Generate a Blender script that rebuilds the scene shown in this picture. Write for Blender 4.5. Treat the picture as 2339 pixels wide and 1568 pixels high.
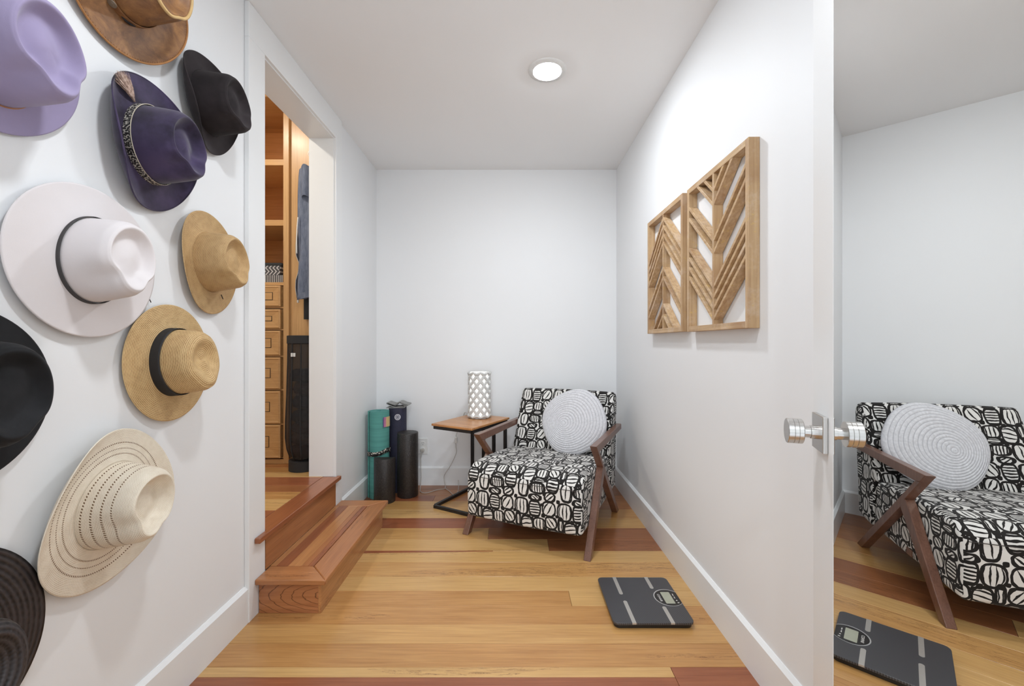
import bpy, bmesh, math, random
from math import sin, cos, pi, radians, sqrt, exp
from mathutils import Vector, Matrix
random.seed(7)
for o in list(bpy.data.objects): bpy.data.objects.remove(o, do_unlink=True)
scene = bpy.context.scene
C = scene.collection

# ------------------------------------------------------------------ camera, world, exposure
CAMH = 1.098; F = 976.0
cam_d = bpy.data.cameras.new('camera'); cam = bpy.data.objects.new('camera', cam_d); C.objects.link(cam)
cam_d.sensor_width = 36.0; cam_d.lens = 36.0*F/2339.0
cam_d.clip_start = 0.01; cam_d.clip_end = 60
cam.location = (0, 0, CAMH); cam.rotation_euler = (pi/2, 0, 0)
scene.camera = cam
scene.view_settings.view_transform = 'Standard'
scene.view_settings.look = 'None'
scene.view_settings.gamma = 1.0
scene.view_settings.use_curve_mapping = False
scene.view_settings.exposure = 0.10
w = bpy.data.worlds.new('world'); scene.world = w; w.use_nodes = True
w.node_tree.nodes['Background'].inputs[0].default_value = (0.8, 0.85, 0.9, 1)
w.node_tree.nodes['Background'].inputs[1].default_value = 0.3
CAN_MAIN = 258.0     # radiance of the ceiling downlights of the dressing room
CAN_NEAR = 258.0
HALL_FILL = 200.0  # added fill: radiance of the unseen hall downlights
CLOSET_L = 250.0
FILL_W = 70.0; FILL_C = (0.89, 0.95, 1.0)  # power and tint of the fill lamp added at the hall window

# ------------------------------------------------------------------ helpers
def lin(c):
    r = []
    for v in c[:3]:
        v = v/255.0
        r.append(v/12.92 if v <= 0.04045 else ((v+0.055)/1.055)**2.4)
    return (r[0], r[1], r[2], 1.0)

class NT:
    """small node-tree writer"""
    def __init__(s, name):
        s.m = bpy.data.materials.new(name); s.m.use_nodes = True
        s.t = s.m.node_tree; s.n = s.t.nodes; s.l = s.t.links
        s.b = s.n['Principled BSDF']
    def new(s, ty, **kw):
        n = s.n.new(ty)
        for k, v in kw.items(): setattr(n, k, v)
        return n
    def put(s, inp, v):
        if hasattr(v, 'is_output'): s.l.new(v, inp)
        elif v is not None: inp.default_value = v
    def math(s, op, a, b=None, c=None, clamp=False):
        n = s.n.new('ShaderNodeMath'); n.operation = op; n.use_clamp = clamp
        s.put(n.inputs[0], a)
        if b is not None: s.put(n.inputs[1], b)
        if c is not None: s.put(n.inputs[2], c)
        return n.outputs[0]
    def mix(s, f, a, b, blend='MIX'):
        n = s.n.new('ShaderNodeMix'); n.data_type = 'RGBA'; n.blend_type = blend
        s.put(n.inputs[0], f); s.put(n.inputs[6], a); s.put(n.inputs[7], b)
        return n.outputs[2]
    def ramp(s, f, stops, interp='LINEAR'):
        n = s.n.new('ShaderNodeValToRGB'); s.put(n.inputs[0], f)
        n.color_ramp.interpolation = interp
        el = n.color_ramp.elements
        while len(el) < len(stops): el.new(0.5)
        for e, (p, c) in zip(el, stops): e.position = p; e.color = c
        return n.outputs[0]
    def noise(s, vec, scale, detail=3.0, rough=0.5, dist=0.0):
        n = s.n.new('ShaderNodeTexNoise')
        if vec is not None: s.l.new(vec, n.inputs['Vector'])
        n.inputs['Scale'].default_value = scale; n.inputs['Detail'].default_value = detail
        n.inputs['Roughness'].default_value = rough; n.inputs['Distortion'].default_value = dist
        return n.outputs[0]
    def coord(s, kind='Object', scale=(1, 1, 1), rot=(0, 0, 0), rnd=0.0):
        tc = s.n.new('ShaderNodeTexCoord'); out = tc.outputs[kind]
        if rnd:
            oi = s.n.new('ShaderNodeObjectInfo')
            v = s.n.new('ShaderNodeCombineXYZ')
            s.l.new(s.math('MULTIPLY', oi.outputs['Random'], rnd), v.inputs[0])
            s.l.new(s.math('MULTIPLY', oi.outputs['Random'], rnd*1.7), v.inputs[1])
            s.l.new(s.math('MULTIPLY', oi.outputs['Random'], rnd*2.3), v.inputs[2])
            a = s.n.new('ShaderNodeVectorMath'); a.operation = 'ADD'
            s.l.new(out, a.inputs[0]); s.l.new(v.outputs[0], a.inputs[1]); out = a.outputs[0]
        mp = s.n.new('ShaderNodeMapping'); s.l.new(out, mp.inputs[0])
        mp.inputs['Rotation'].default_value = rot; mp.inputs['Scale'].default_value = scale
        return mp.outputs[0]
    def bump(s, h, strength=0.2, dist=0.002):
        n = s.n.new('ShaderNodeBump'); s.l.new(h, n.inputs['Height'])
        n.inputs['Strength'].default_value = strength; n.inputs['Distance'].default_value = dist
        s.l.new(n.outputs[0], s.b.inputs['Normal'])
    def fin(s, color=None, rough=None, metal=None, coat=None, sheen=None, spec=None):
        if color is not None: s.put(s.b.inputs['Base Color'], color)
        if rough is not None: s.put(s.b.inputs['Roughness'], rough)
        if metal is not None: s.put(s.b.inputs['Metallic'], metal)
        if coat is not None: s.b.inputs['Coat Weight'].default_value = coat; s.b.inputs['Coat Roughness'].default_value = 0.2
        if sheen is not None: s.b.inputs['Sheen Weight'].default_value = sheen; s.b.inputs['Sheen Roughness'].default_value = 0.5
        if spec is not None: s.b.inputs['Specular IOR Level'].default_value = spec
        return s.m

def plain(name, rgb, rough=0.5, metal=0.0, noise=0.04, nscale=40, bump=0.0, sheen=None, spec=None, coat=None):
    n = NT(name)
    c = lin(rgb)
    f = n.noise(n.coord(), nscale, 3)
    dk = tuple(max(0, v*(1-noise*2.5)) for v in c[:3])+(1,)
    lt = tuple(min(1, v*(1+noise*2.5)) for v in c[:3])+(1,)
    col = n.ramp(f, [(0.3, dk), (0.7, lt)])
    if bump: n.bump(f, bump, 0.001)
    return n.fin(col, rough, metal, sheen=sheen, spec=spec, coat=coat)

def wood(name, base, dark, streak=None, axis='x', rough=0.3, coat=0.2, streak_amt=0.62, fig=1.0):
    """grain along the given object axis; every object gets its own piece of grain"""
    n = NT(name)
    k = {'x': (1, 9, 9), 'y': (9, 1, 9), 'z': (9, 9, 1)}[axis]
    k2 = {'x': (2.2, 90, 90), 'y': (90, 2.2, 90), 'z': (90, 90, 2.2)}[axis]
    k3 = {'x': (0.9, 14, 14), 'y': (14, 0.9, 14), 'z': (14, 14, 0.9)}[axis]
    a = n.noise(n.coord(scale=k, rnd=37.0), 2.4*fig, 5, 0.6, 0.6)
    b = n.noise(n.coord(scale=k2, rnd=37.0), 2.0, 3, 0.6)
    col = n.ramp(a, [(0.28, lin(dark)), (0.72, lin(base))])
    lt = tuple(min(1.0, v*1.12) for v in lin(base)[:3])+(1,)
    dk = tuple(v*0.78 for v in lin(dark)[:3])+(1,)
    fine = n.ramp(b, [(0.3, dk), (0.7, lt)])
    col = n.mix(0.38, col, fine)
    if streak:
        sN = n.noise(n.coord(scale=k3, rnd=61.0), 3.0, 6, 0.7, 1.2)
        band = n.math('ABSOLUTE', n.math('SUBTRACT', sN, 0.5))
        gate = n.math('GREATER_THAN', n.noise(n.coord(scale=tuple(v*0.35 for v in k3), rnd=23.0), 2.0, 2), streak_amt)
        line = n.math('MULTIPLY', n.math('LESS_THAN', band, 0.012), gate)
        line = n.math('MULTIPLY', line, 0.65)
        col = n.mix(line, col, lin(streak))
    n.bump(b, 0.06, 0.0006)
    return n.fin(col, rough, coat=coat)

def link(o, parent=None):
    C.objects.link(o)
    if parent is not None: o.parent = parent
    return o
def tag(o, label=None, cat=None, group=None, kind=None):
    if label: o['label'] = label
    if cat: o['category'] = cat
    if group: o['group'] = group
    if kind: o['kind'] = kind
    return o
def thing(name, label, cat, loc=(0, 0, 0), rot=(0, 0, 0), group=None, kind=None):
    o = bpy.data.objects.new(name, None); C.objects.link(o)
    o.empty_display_size = 0.05
    o.location = loc; o.rotation_euler = rot
    return tag(o, label, cat, group, kind)

class MB:
    """collects shapes; build() links them as ONE mesh object"""
    def __init__(s): s.v = []; s.f = []; s.uv = {}
    def add(s, vs, fs, uvs=None):
        o = len(s.v); s.v += [tuple(v) for v in vs]
        for i, f in enumerate(fs):
            if uvs is not None: s.uv[len(s.f)] = uvs[i]
            s.f.append([a+o for a in f])
        return s
    def box(s, x0, x1, y0, y1, z0, z1, ch=0.0):
        if ch <= 0:
            vs = [(x, y, z) for x in (x0, x1) for y in (y0, y1) for z in (z0, z1)]
            return s.add(vs, [(0, 1, 3, 2), (4, 6, 7, 5), (0, 4, 5, 1), (2, 3, 7, 6), (0, 2, 6, 4), (1, 5, 7, 3)])
        bm = bmesh.new(); bmesh.ops.create_cube(bm, size=1.0)
        for v in bm.verts:
            v.co = Vector(((x0+x1)/2+v.co.x*(x1-x0), (y0+y1)/2+v.co.y*(y1-y0), (z0+z1)/2+v.co.z*(z1-z0)))
        bmesh.ops.bevel(bm, geom=bm.edges[:], offset=ch, segments=1, affect='EDGES')
        return s.frombm(bm)
    def frombm(s, bm):
        bm.verts.index_update()
        s.add([v.co[:] for v in bm.verts], [[v.index for v in f.verts] for f in bm.faces]); bm.free(); return s
    def prism(s, pts, fn, lo, hi):
        """pts: 2D outline, fn(a,b,c)->xyz, extruded c from lo to hi"""
        n = len(pts)
        vs = [fn(a, b, lo) for a, b in pts]+[fn(a, b, hi) for a, b in pts]
        fs = [list(range(n))[::-1], [n+i for i in range(n)]]
        fs += [[i, (i+1) % n, n+(i+1) % n, n+i] for i in range(n)]
        return s.add(vs, fs)
    def tube(s, pts, r, n=8, closed=False, rx=None):
        pts = [Vector(p) for p in pts]; m = len(pts); rings = []
        up = Vector((0, 0, 1))
        prev = None
        for i, p in enumerate(pts):
            if closed: t = pts[(i+1) % m]-pts[i-1]
            else: t = pts[min(i+1, m-1)]-pts[max(i-1, 0)]
            t.normalize()
            if prev is None:
                a = up if abs(t.z) < 0.9 else Vector((1, 0, 0))
                u = t.cross(a).normalized()
            else:
                u = (prev-t*prev.dot(t)).normalized()
            prev = u; v = t.cross(u)
            rr = r[i] if isinstance(r, (list, tuple)) else r
            rings.append([p+u*cos(2*pi*k/n)*rr+v*sin(2*pi*k/n)*(rx or rr) for k in range(n)])
        vs = [q for ring in rings for q in ring]; fs = []
        for i in range(m if closed else m-1):
            j = (i+1) % m
            for k in range(n):
                fs.append([i*n+k, i*n+(k+1) % n, j*n+(k+1) % n, j*n+k])
        if not closed:
            fs.append([k for k in range(n)][::-1]); fs.append([(m-1)*n+k for k in range(n)])
        return s.add(vs, fs)
    def bar(s, a, b, w, d, side):
        """straight bar from a to b; w along 'side', d perpendicular"""
        a = Vector(a); b = Vector(b); t = (b-a).normalized(); sd = Vector(side).normalized(); p = t.cross(sd).normalized()
        vs = []
        for q in (a, b):
            for i, j in ((-1, -1), (1, -1), (1, 1), (-1, 1)):
                vs.append(q+sd*i*w/2+p*j*d/2)
        return s.add(vs, [(0, 1, 2, 3), (7, 6, 5, 4), (0, 4, 5, 1), (1, 5, 6, 2), (2, 6, 7, 3), (3, 7, 4, 0)])
    def lathe(s, prof, n=32, fn=None, cap=False):
        """prof: list of (r,z); fn maps (x,y,z)"""
        fn = fn or (lambda x, y, z: (x, y, z))
        vs = []; 
        for r, z in prof:
            for k in range(n):
                a = 2*pi*k/n; vs.append(fn(r*cos(a), r*sin(a), z))
        fs = []; m = len(prof)
        for i in range(m-1):
            for k in range(n):
                fs.append([i*n+k, i*n+(k+1) % n, (i+1)*n+(k+1) % n, (i+1)*n+k])
        if cap:
            fs.append([k for k in range(n)][::-1]); fs.append([(m-1)*n+k for k in range(n)])
        return s.add(vs, fs)
    def grid(s, nu, nv, fn, uvfn=None, closeu=False):
        vs = [fn(i, j) for j in range(nv) for i in range(nu)]
        fs = []; uvs = []
        for j in range(nv-1):
            for i in range(nu if closeu else nu-1):
                i2 = (i+1) % nu
                fs.append([j*nu+i, j*nu+i2, (j+1)*nu+i2, (j+1)*nu+i])
                if uvfn: uvs.append([uvfn(i, j), uvfn(i+1, j), uvfn(i+1, j+1), uvfn(i, j+1)])
        return s.add(vs, fs, uvs if uvfn else None)
    def build(s, name, mat, parent=None, smooth=False, bevel=0.0, seg=2, recalc=True, subsurf=0, angle=None):
        me = bpy.data.meshes.new(name); me.from_pydata(s.v, [], s.f); me.update()
        if s.uv:
            uvl = me.uv_layers.new(name='UVMap')
            for p in me.polygons:
                if p.index in s.uv:
                    for li, uv in zip(p.loop_indices, s.uv[p.index]): uvl.data[li].uv = uv
        if recalc:
            bm = bmesh.new(); bm.from_mesh(me); bmesh.ops.recalc_face_normals(bm, faces=bm.faces); bm.to_mesh(me); bm.free()
        if mat: me.materials.append(mat)
        o = bpy.data.objects.new(name, me); link(o, parent)
        if bevel > 0:
            m = o.modifiers.new('bevel', 'BEVEL'); m.width = bevel; m.segments = seg; m.limit_method = 'ANGLE'; m.angle_limit = radians(35)
        if subsurf:
            m = o.modifiers.new('sub', 'SUBSURF'); m.levels = subsurf; m.render_levels = subsurf
        if smooth or bevel > 0:
            me.polygons.foreach_set('use_smooth', [True]*len(me.polygons))
            if not smooth or angle:
                try: me.set_sharp_from_angle(angle=radians(angle or 35))
                except Exception: pass
        me.update()
        return o
def structure(name, mb, mat, parent=None, label=None, **k):
    o = mb.build(name, mat, parent, **k)
    if parent is None: tag(o, label, None, None, 'structure')
    return o

# ------------------------------------------------------------------ materials
M = {}
def wallmat(name, rgb, rough=0.55):
    n = NT(name)
    f = n.noise(n.coord(), 220, 2)
    n.bump(f, 0.05, 0.0005)
    g = n.noise(n.coord(), 1.3, 2)
    c = lin(rgb)
    col = n.ramp(g, [(0.3, tuple(v*0.985 for v in c[:3])+(1,)), (0.7, c)])
    return n.fin(col, rough, spec=0.35)
M['wall'] = wallmat('wall_paint', (239, 240, 241))
M['ceil'] = wallmat('ceiling_paint', (247, 247, 247), 0.8)
M['trim'] = wallmat('trim_gloss_paint', (239, 240, 240), 0.28)
M['hall'] = wallmat('hall_paint', (226, 226, 226))
FL = {
 'honey': wood('plank_honey', (207, 162, 102), (180, 131, 74), (96, 52, 26)),
 'light': wood('plank_light', (214, 173, 114), (191, 146, 88), (104, 62, 32), streak_amt=0.66),
 'tan':   wood('plank_tan', (200, 151, 93), (168, 116, 63), (100, 54, 28), fig=1.6),
 'streaky': wood('plank_streaky', (208, 163, 104), (182, 132, 77), (86, 44, 24), streak_amt=0.5),
 'orange': wood('plank_orange', (186, 126, 72), (154, 92, 48), (96, 48, 26)),
 'red':   wood('plank_red', (162, 98, 64), (132, 72, 44), (70, 30, 18)),
 'brown': wood('plank_brown', (166, 108, 68), (134, 80, 46), (66, 32, 18)),
}
M['subfloor'] = plain('subfloor_dark', (60, 36, 20), 0.8)
STEP = {
 'a': wood('step_wood', (184, 124, 78), (152, 94, 54), (88, 44, 24), 'y', 0.28),
 'ax': wood('step_wood_cross', (190, 130, 82), (158, 100, 58), (88, 44, 24), 'x', 0.28),
 'red': wood('step_wood_red', (168, 104, 66), (136, 76, 44), (80, 38, 22), 'y', 0.28),
 'lt': wood('step_wood_light', (196, 140, 90), (166, 110, 64), (94, 50, 26), 'y', 0.28),
}
def ringwood():
    n = NT('riser_cathedral_grain')
    v = n.coord(scale=(1.0, 1.0, 3.4))
    wv = n.new('ShaderNodeTexWave', wave_type='RINGS', rings_direction='SPHERICAL')
    mp = n.new('ShaderNodeMapping'); n.l.new(v, mp.inputs[0]); mp.inputs['Location'].default_value = (0.72, -1.7, -0.24)
    n.l.new(mp.outputs[0], wv.inputs['Vector'])
    wv.inputs['Scale'].default_value = 7.0; wv.inputs['Distortion'].default_value = 2.4
    wv.inputs['Detail'].default_value = 2; wv.inputs['Detail Scale'].default_value = 1.6
    base = n.ramp(n.noise(n.coord(scale=(2, 1, 24)), 3, 4), [(0.3, lin((160, 100, 62))), (0.7, lin((184, 124, 80)))])
    ln = n.ramp(wv.outputs['Fac'], [(0.0, (1, 1, 1, 1)), (0.045, (0, 0, 0, 1)), (1, (0, 0, 0, 1))])
    return n.fin(n.mix(n.math('MULTIPLY', ln, 0.75), base, lin((72, 36, 20))), 0.3, coat=0.2)
STEP['end'] = ringwood()
CW = {
 'x': wood('maple_x', (214, 168, 112), (194, 144, 88), None, 'x', 0.35, 0.1, fig=0.8),
 'z': wood('maple_z', (216, 172, 118), (196, 148, 94), None, 'z', 0.35, 0.1, fig=0.8),
 'in': wood('maple_inside', (206, 140, 76), (186, 118, 58), None, 'x', 0.45, 0.0, fig=0.5),
}
M['walnut'] = wood('walnut', (126, 88, 70), (92, 58, 44), None, 'z', 0.32, 0.25, fig=1.2)
M['acacia'] = wood('acacia_top', (206, 152, 98), (172, 112, 62), (120, 66, 34), 'x', 0.35, 0.15)
M['black_metal'] = plain('black_powder_metal', (30, 28, 28), 0.45, 0.0, 0.05)
M['steel'] = None
n = NT('brushed_steel')
f = n.noise(n.coord(scale=(6, 6, 260)), 4, 2)
n.bump(f, 0.08, 0.0003)
M['steel'] = n.fin(lin((205, 203, 200)), 0.26, 1.0)
n = NT('mirror_silver'); M['mirror'] = n.fin((0.86, 0.87, 0.86, 1), 0.0, 1.0)
M['white_plastic'] = plain('white_plastic', (232, 232, 230), 0.35, noise=0.01)
n = NT('downlight_lens'); n.b.inputs['Emission Color'].default_value = (0.90, 0.95, 1.0, 1); n.b.inputs['Emission Strength'].default_value = CAN_MAIN
M['lens'] = n.fin((1, 1, 1, 1), 0.5)
n = NT('downlight_lens_near'); n.b.inputs['Emission Color'].default_value = (0.90, 0.95, 1.0, 1); n.b.inputs['Emission Strength'].default_value = CAN_NEAR
M['lens_near'] = n.fin((1, 1, 1, 1), 0.5)
n = NT('hall_fill_lens'); n.b.inputs['Emission Color'].default_value = (0.90, 0.95, 1.0, 1); n.b.inputs['Emission Strength'].default_value = HALL_FILL
M['lens_hall_fill'] = n.fin((1, 1, 1, 1), 0.5)
n = NT('closet_lens'); n.b.inputs['Emission Color'].default_value = (1.0, 0.91, 0.78, 1); n.b.inputs['Emission Strength'].default_value = CLOSET_L
M['lens_closet'] = n.fin((1, 1, 1, 1), 0.5)

# ------------------------------------------------------------------ room dimensions (metres)
XL, XR = -1.049, 0.808          # left and right wall faces
YB = 3.308                      # back wall face
ZC = 2.44                       # ceiling
YN = 0.20                       # near wall face (doorway the camera stands in)
OY0, OY1, OZ = 1.787, 2.498, 2.296   # closet opening
XI = -1.186                     # inner face of left wall (closet side)
LH = 0.316                      # closet floor height

mb = MB().box(XL-0.0, XR+0.0, YB, YB+0.12, 0, ZC)
structure('wall_back', mb, M['wall'], label='white back wall behind the armchair')
mb = MB().box(XR, XR+0.12, YN-0.12, YB+0.12, 0, ZC)
structure('wall_right', mb, M['wall'], label='white right wall with the carved wood panels')
mb = MB()
mb.box(XI, XL, YN-0.12, OY0-0.012, 0, ZC).box(XI, XL, OY1+0.012, YB+0.12, 0, ZC).box(XI, XL, OY0-0.012, OY1+0.012, OZ+0.012, ZC).box(XI, XL, OY0-0.012, OY1+0.012, 0, LH-0.03)
structure('wall_left', mb, M['wall'], label='white left wall hung with hats, with the closet opening')
mb = MB()
mb.box(XL, -0.46, YN-0.12, YN, 0, ZC).box(0.44, XR, YN-0.12, YN, 0, ZC).box(-0.46, 0.44, YN-0.12, YN, 2.30, ZC)
structure('wall_near', mb, M['wall'], label='wall around the doorway by the mirrored door')
# hall behind the camera
mb = MB()
HX0, HX1, HY0 = -1.9, 1.7, -2.6
mb.box(HX0-0.1, HX0, HY0, YN-0.12, 0, ZC).box(HX1, HX1+0.1, HY0, YN-0.12, 0, ZC)
mb.box(HX0-0.1, -1.15, HY0-0.1, HY0, 0, ZC).box(1.15, HX1+0.1, HY0-0.1, HY0, 0, ZC).box(-1.15, 1.15, HY0-0.1, HY0, 0, 0.45).box(-1.15, 1.15, HY0-0.1, HY0, 2.25, ZC)
mb.box(HX0, XI, YN-0.12, YN-0.02, 0, ZC).box(XR+0.12, HX1, YN-0.12, YN-0.02, 0, ZC)
structure('wall_hall', mb, M['hall'], label='white walls of the hall behind the doorway')
mb = MB()
for x in (-1.15, -0.03, 1.09): mb.box(x, x+0.06, HY0-0.08, HY0-0.03, 0.45, 2.25)
for z in (0.45, 2.19): mb.box(-1.15, 1.15, HY0-0.08, HY0-0.03, z, z+0.06)
win = structure('added_window_1', mb, M['trim'], label='large unseen window added at the end of the hall for fill light')
wl_ = bpy.data.lights.new('added_hall_fill', 'AREA'); wl_.shape = 'RECTANGLE'; wl_.size = 2.25; wl_.size_y = 1.75  # fill lamp and window added behind the camera to brighten the room
wl_.energy = FILL_W; wl_.color = FILL_C
wo = bpy.data.objects.new('added_hall_fill', wl_); C.objects.link(wo); wo.location = (0, HY0-0.12, 1.35); wo.rotation_euler = (pi/2, 0, 0)
# closet shell
CX0 = -2.35; CY0, CY1 = 1.15, 3.2; ZCC = 2.755
mb = MB()
mb.box(CX0-0.1, CX0, CY0-0.1, CY1+0.1, LH, ZCC).box(CX0, XI, CY0-0.1, CY0, LH, ZC).box(CX0, XI, CY1, CY1+0.1, LH, ZCC)
structure('wall_closet', mb, M['wall'], label='closet walls seen through the opening')
mb = MB().box(XI, 1.9, -2.75, 3.5, ZC, ZC+0.34).box(-2.5, XI, -2.75, CY0, ZC, ZC+0.34).box(-2.5, XI, CY0, 3.5, ZCC, ZCC+0.03)
structure('ceiling', mb, M['ceil'], label='flat white ceiling')

# ------------------------------------------------------------------ floor with planks
mb = MB().box(-2.5, 1.9, -2.75, 3.5, -0.10, -0.012)
floor = structure('floor', mb, M['subfloor'], label='honey and red hardwood floor')
TOP = 0.0
def plank(x0, x1, y0, y1, key, parent=floor, z=TOP, th=0.014, mats=FL):
    g = 0.0006
    mb = MB().box(x0+g, x1-g, y0+g, y1-g, z-th, z, 0.0007)
    return mb.build('plank', mats[key], parent)
rows = [
 (3.320, 3.190, [(XR, 'brown')]),
 (3.190, 3.075, [(-0.30, 'orange'), (XR, 'brown')]),
 (3.075, 2.965, [(-0.55, 'red'), (XR, 'orange')]),
 (2.965, 2.820, [(0.30, 'honey'), (XR, 'orange')]),
 (2.820, 2.679, [(0.10, 'light'), (XR, 'tan')]),
 (2.679, 2.533, [(0.15, 'red'), (XR, 'honey')]),
 (2.533, 2.390, [(-0.135, 'honey'), (XR, 'brown')]),
 (2.390, 2.255, [(0.197, 'light'), (XR, 'brown')]),
 (2.255, 2.139, [(XR, 'light')]),
 (2.139, 2.007, [(XR, 'streaky')]),
 (2.007, 1.893, [(XR, 'light')]),
 (1.893, 1.783, [(0.25, 'tan'), (XR, 'light')]),
 (1.783, 1.667, [(XR, 'tan')]),
 (1.667, 1.560, [(XR, 'honey')]),
 (1.560, 1.447, [(XR, 'tan')]),
]
for ya, yb, segs in rows:
    x = XL
    for xe, key in segs:
        plank(x, xe, yb, ya, key); x = xe
# narrow strips the photo shows in the nearest rows
plank(XL, 0.536, 1.403, 1.447, 'light'); plank(XL, 0.536, 1.330, 1.403, 'red'); plank(0.536, XR, 1.330, 1.447, 'red')
mb = MB().prism([(XL, 2.257), (-0.10, 2.257), (-0.10, 2.250), (XL, 2.222)], lambda a, b, c: (a, b, c), -0.002, 0.0003)
mb.build('plank', FL['red'], floor)
y = 1.330; keys = ['honey', 'light', 'tan', 'orange', 'honey', 'streaky', 'light', 'red', 'tan', 'honey', 'brown', 'light']
i = 0
while y > -2.6:
    y2 = y-0.116
    if y > YN: x0, x1 = XL, XR
    else: x0, x1 = -1.9, 1.7
    xm = x0+(x1-x0)*random.uniform(0.25, 0.75)
    if i % 3 == 0:
        plank(x0, xm, y2, y, keys[i % 12]); plank(xm, x1, y2, y, keys[(i+5) % 12])
    else: plank(x0, x1, y2, y, keys[i % 12])
    y = y2; i += 1
rg = thing('bounce_rug', 'unseen pale grey carpet added to bounce light from the hall floor', 'rug', (-0.1, -1.25, 0))
M['rug'] = plain('bounce_carpet', (226, 227, 230), 0.95, bump=0.3, nscale=400)  # pale so the added carpet bounces neutral light up through the doorway
MB().box(-1.75, 1.75, -1.3, 1.22, 0.0, 0.012).build('carpet', M['rug'], rg)
# closet floor
mb = MB().box(CX0, XI, CY0, CY1, LH-0.12, LH-0.014)
cfloor = structure('floor', mb, M['subfloor'], label='raised closet floor of reddish planks')
YR = [3.2, 2.90, 2.78, 2.681, 2.581, 2.490, 2.348, 2.243, 2.138, 1.996, 1.86, 1.74, 1.62, 1.50, 1.38, 1.26, 1.15]
ck = ['brown', 'orange', 'orange', 'tan', 'light', 'red', 'brown', 'tan', 'light', 'red', 'orange', 'tan', 'honey', 'red', 'tan', 'light']
for a, b, k in zip(YR[:-1], YR[1:], ck): plank(CX0, -1.105 if OY0 < b and a < OY1+0.01 else (XI if not (OY0 < b < OY1) else -1.105), b, a, k, cfloor, LH)

# ------------------------------------------------------------------ baseboards and casing
def baseboard(name, a, b, nrm, label):
    """a,b floor points on the wall face, nrm: unit normal into the room"""
    a = Vector((a[0], a[1], 0)); b = Vector((b[0], b[1], 0)); nv = Vector((nrm[0], nrm[1], 0))
    prof = [(0, 0), (0.015, 0), (0.015, 0.132), (0.004, 0.143), (0, 0.143)]
    vs = [a+nv*p+Vector((0, 0, q)) for p, q in prof]+[b+nv*p+Vector((0, 0, q)) for p, q in prof]
    n = 5
    fs = [list(range(n)), [n+i for i in range(n)]]+[[i, (i+1) % n, n+(i+1) % n, n+i] for i in range(n)]
    structure(name, MB().add(vs, fs), M['trim'], label=label)
baseboard('baseboard_right', (XR, YN), (XR, YB), (-1, 0), 'white baseboard along the right wall')
baseboard('baseboard_back', (XL, YB), (XR, YB), (0, -1), 'white baseboard along the back wall')
baseboard('baseboard_left', (XL, YN), (XL, 1.674), (1, 0), 'white baseboard under the hats')
baseboard('baseboard_left', (XL, 2.590), (XL, YB), (1, 0), 'white baseboard beside the yoga mats')
# casing of the closet opening
CT = 0.019
mb = MB().box(XL, XL+CT, 1.674, OY0-0.004, 0, OZ+0.006, 0.0015)
structure('trim_1', mb, M['trim'], label='left casing board of the closet opening')
mb = MB().box(XL, XL+CT, OY1+0.004, 2.588, 0, OZ+0.006, 0.0015)
structure('trim_2', mb, M['trim'], label='right casing board of the closet opening')
mb = MB().box(XL, XL+CT, 1.674, 2.588, OZ+0.006, ZC, 0.0015)
structure('trim_3', mb, M['trim'], label='head casing board above the closet opening')
mb = MB().box(XI-0.001, XL+0.006, OY0-0.0118, OY0, LH+0.0006, OZ+0.0).box(XI-0.001, XL+0.006, OY1, OY1+0.0118, LH+0.0006, OZ).box(XI-0.001, XL+0.006, OY0-0.0118, OY1+0.0118, OZ, OZ+0.0118)
structure('trim_4', mb, M['trim'], label='white jamb lining of the closet opening')

# ------------------------------------------------------------------ wooden steps
st = thing('wooden_steps', 'glossy reddish wood step and nosing leading up into the closet', 'steps', (-0.90, 2.14, 0))
def part(name, mb, mat, parent, **k):
    """mesh given in world coordinates, parented under an (unrotated) thing"""
    o = mb.build(name, mat, parent, **k)
    if parent is not None: o.matrix_parent_inverse = parent.matrix_world.inverted() if False else Matrix.Translation(parent.location).inverted()
    return o
SX0, SX1, SY0, SY1, SH = XL+CT+0.0005, -0.7745, 1.734, 2.555, 0.149
part('riser_end', MB().box(SX0+0.002, SX1-0.012, SY0, SY0+0.014, 0.0005, SH-0.022), STEP['end'], st, bevel=0.001)
part('riser', MB().box(SX1-0.012, SX1, SY0, SY1, 0.0005, SH-0.022), STEP['lt'], st, bevel=0.001)
part('riser_end', MB().box(SX0+0.002, SX1-0.012, SY1-0.014, SY1, 0.0005, SH-0.022), STEP['ax'], st)
nx = -0.747; ny0 = 1.709; ny1 = 2.580
iy0, iy1, ix = 1.818, 2.488, -0.843
def slab(pts, z0, z1, mat, name='tread_board', bev=0.0015):
    part(name, MB().prism(pts, lambda a, b, c: (a, b, c), z0, z1), mat, st, bevel=bev)
slab([(SX0, ny0), (nx, ny0), (ix, iy0), (SX0, iy0)], SH-0.022, SH, STEP['ax'], 'nosing_board', 0.004)
slab([(nx, ny0+0.0006), (nx, ny1-0.0006), (ix+0.0004, iy1), (ix+0.0004, iy0)], SH-0.022, SH, STEP['a'], 'nosing_board', 0.004)
slab([(SX0, iy1), (ix, iy1), (nx, ny1), (SX0, ny1)], SH-0.022, SH, STEP['ax'], 'nosing_board', 0.004)
for xa, xb, k in ((SX0, -1.003, 'lt'), (-1.003, -0.953, 'red'), (-0.953, -0.893, 'lt'), (-0.893, -0.868, 'a'), (-0.868, ix, 'red')):
    slab([(xa+0.0004, iy0+0.0004), (xb-0.0004, iy0+0.0004), (xb-0.0004, iy1-0.0004), (xa+0.0004, iy1-0.0004)], SH-0.022, SH-0.0002, STEP[k], bev=0.0006)
part('riser', MB().box(XL+0.0005, XL+0.0192, OY0+0.001, OY1-0.001, SH+0.0005, LH-0.023), STEP['a'], st)
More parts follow.
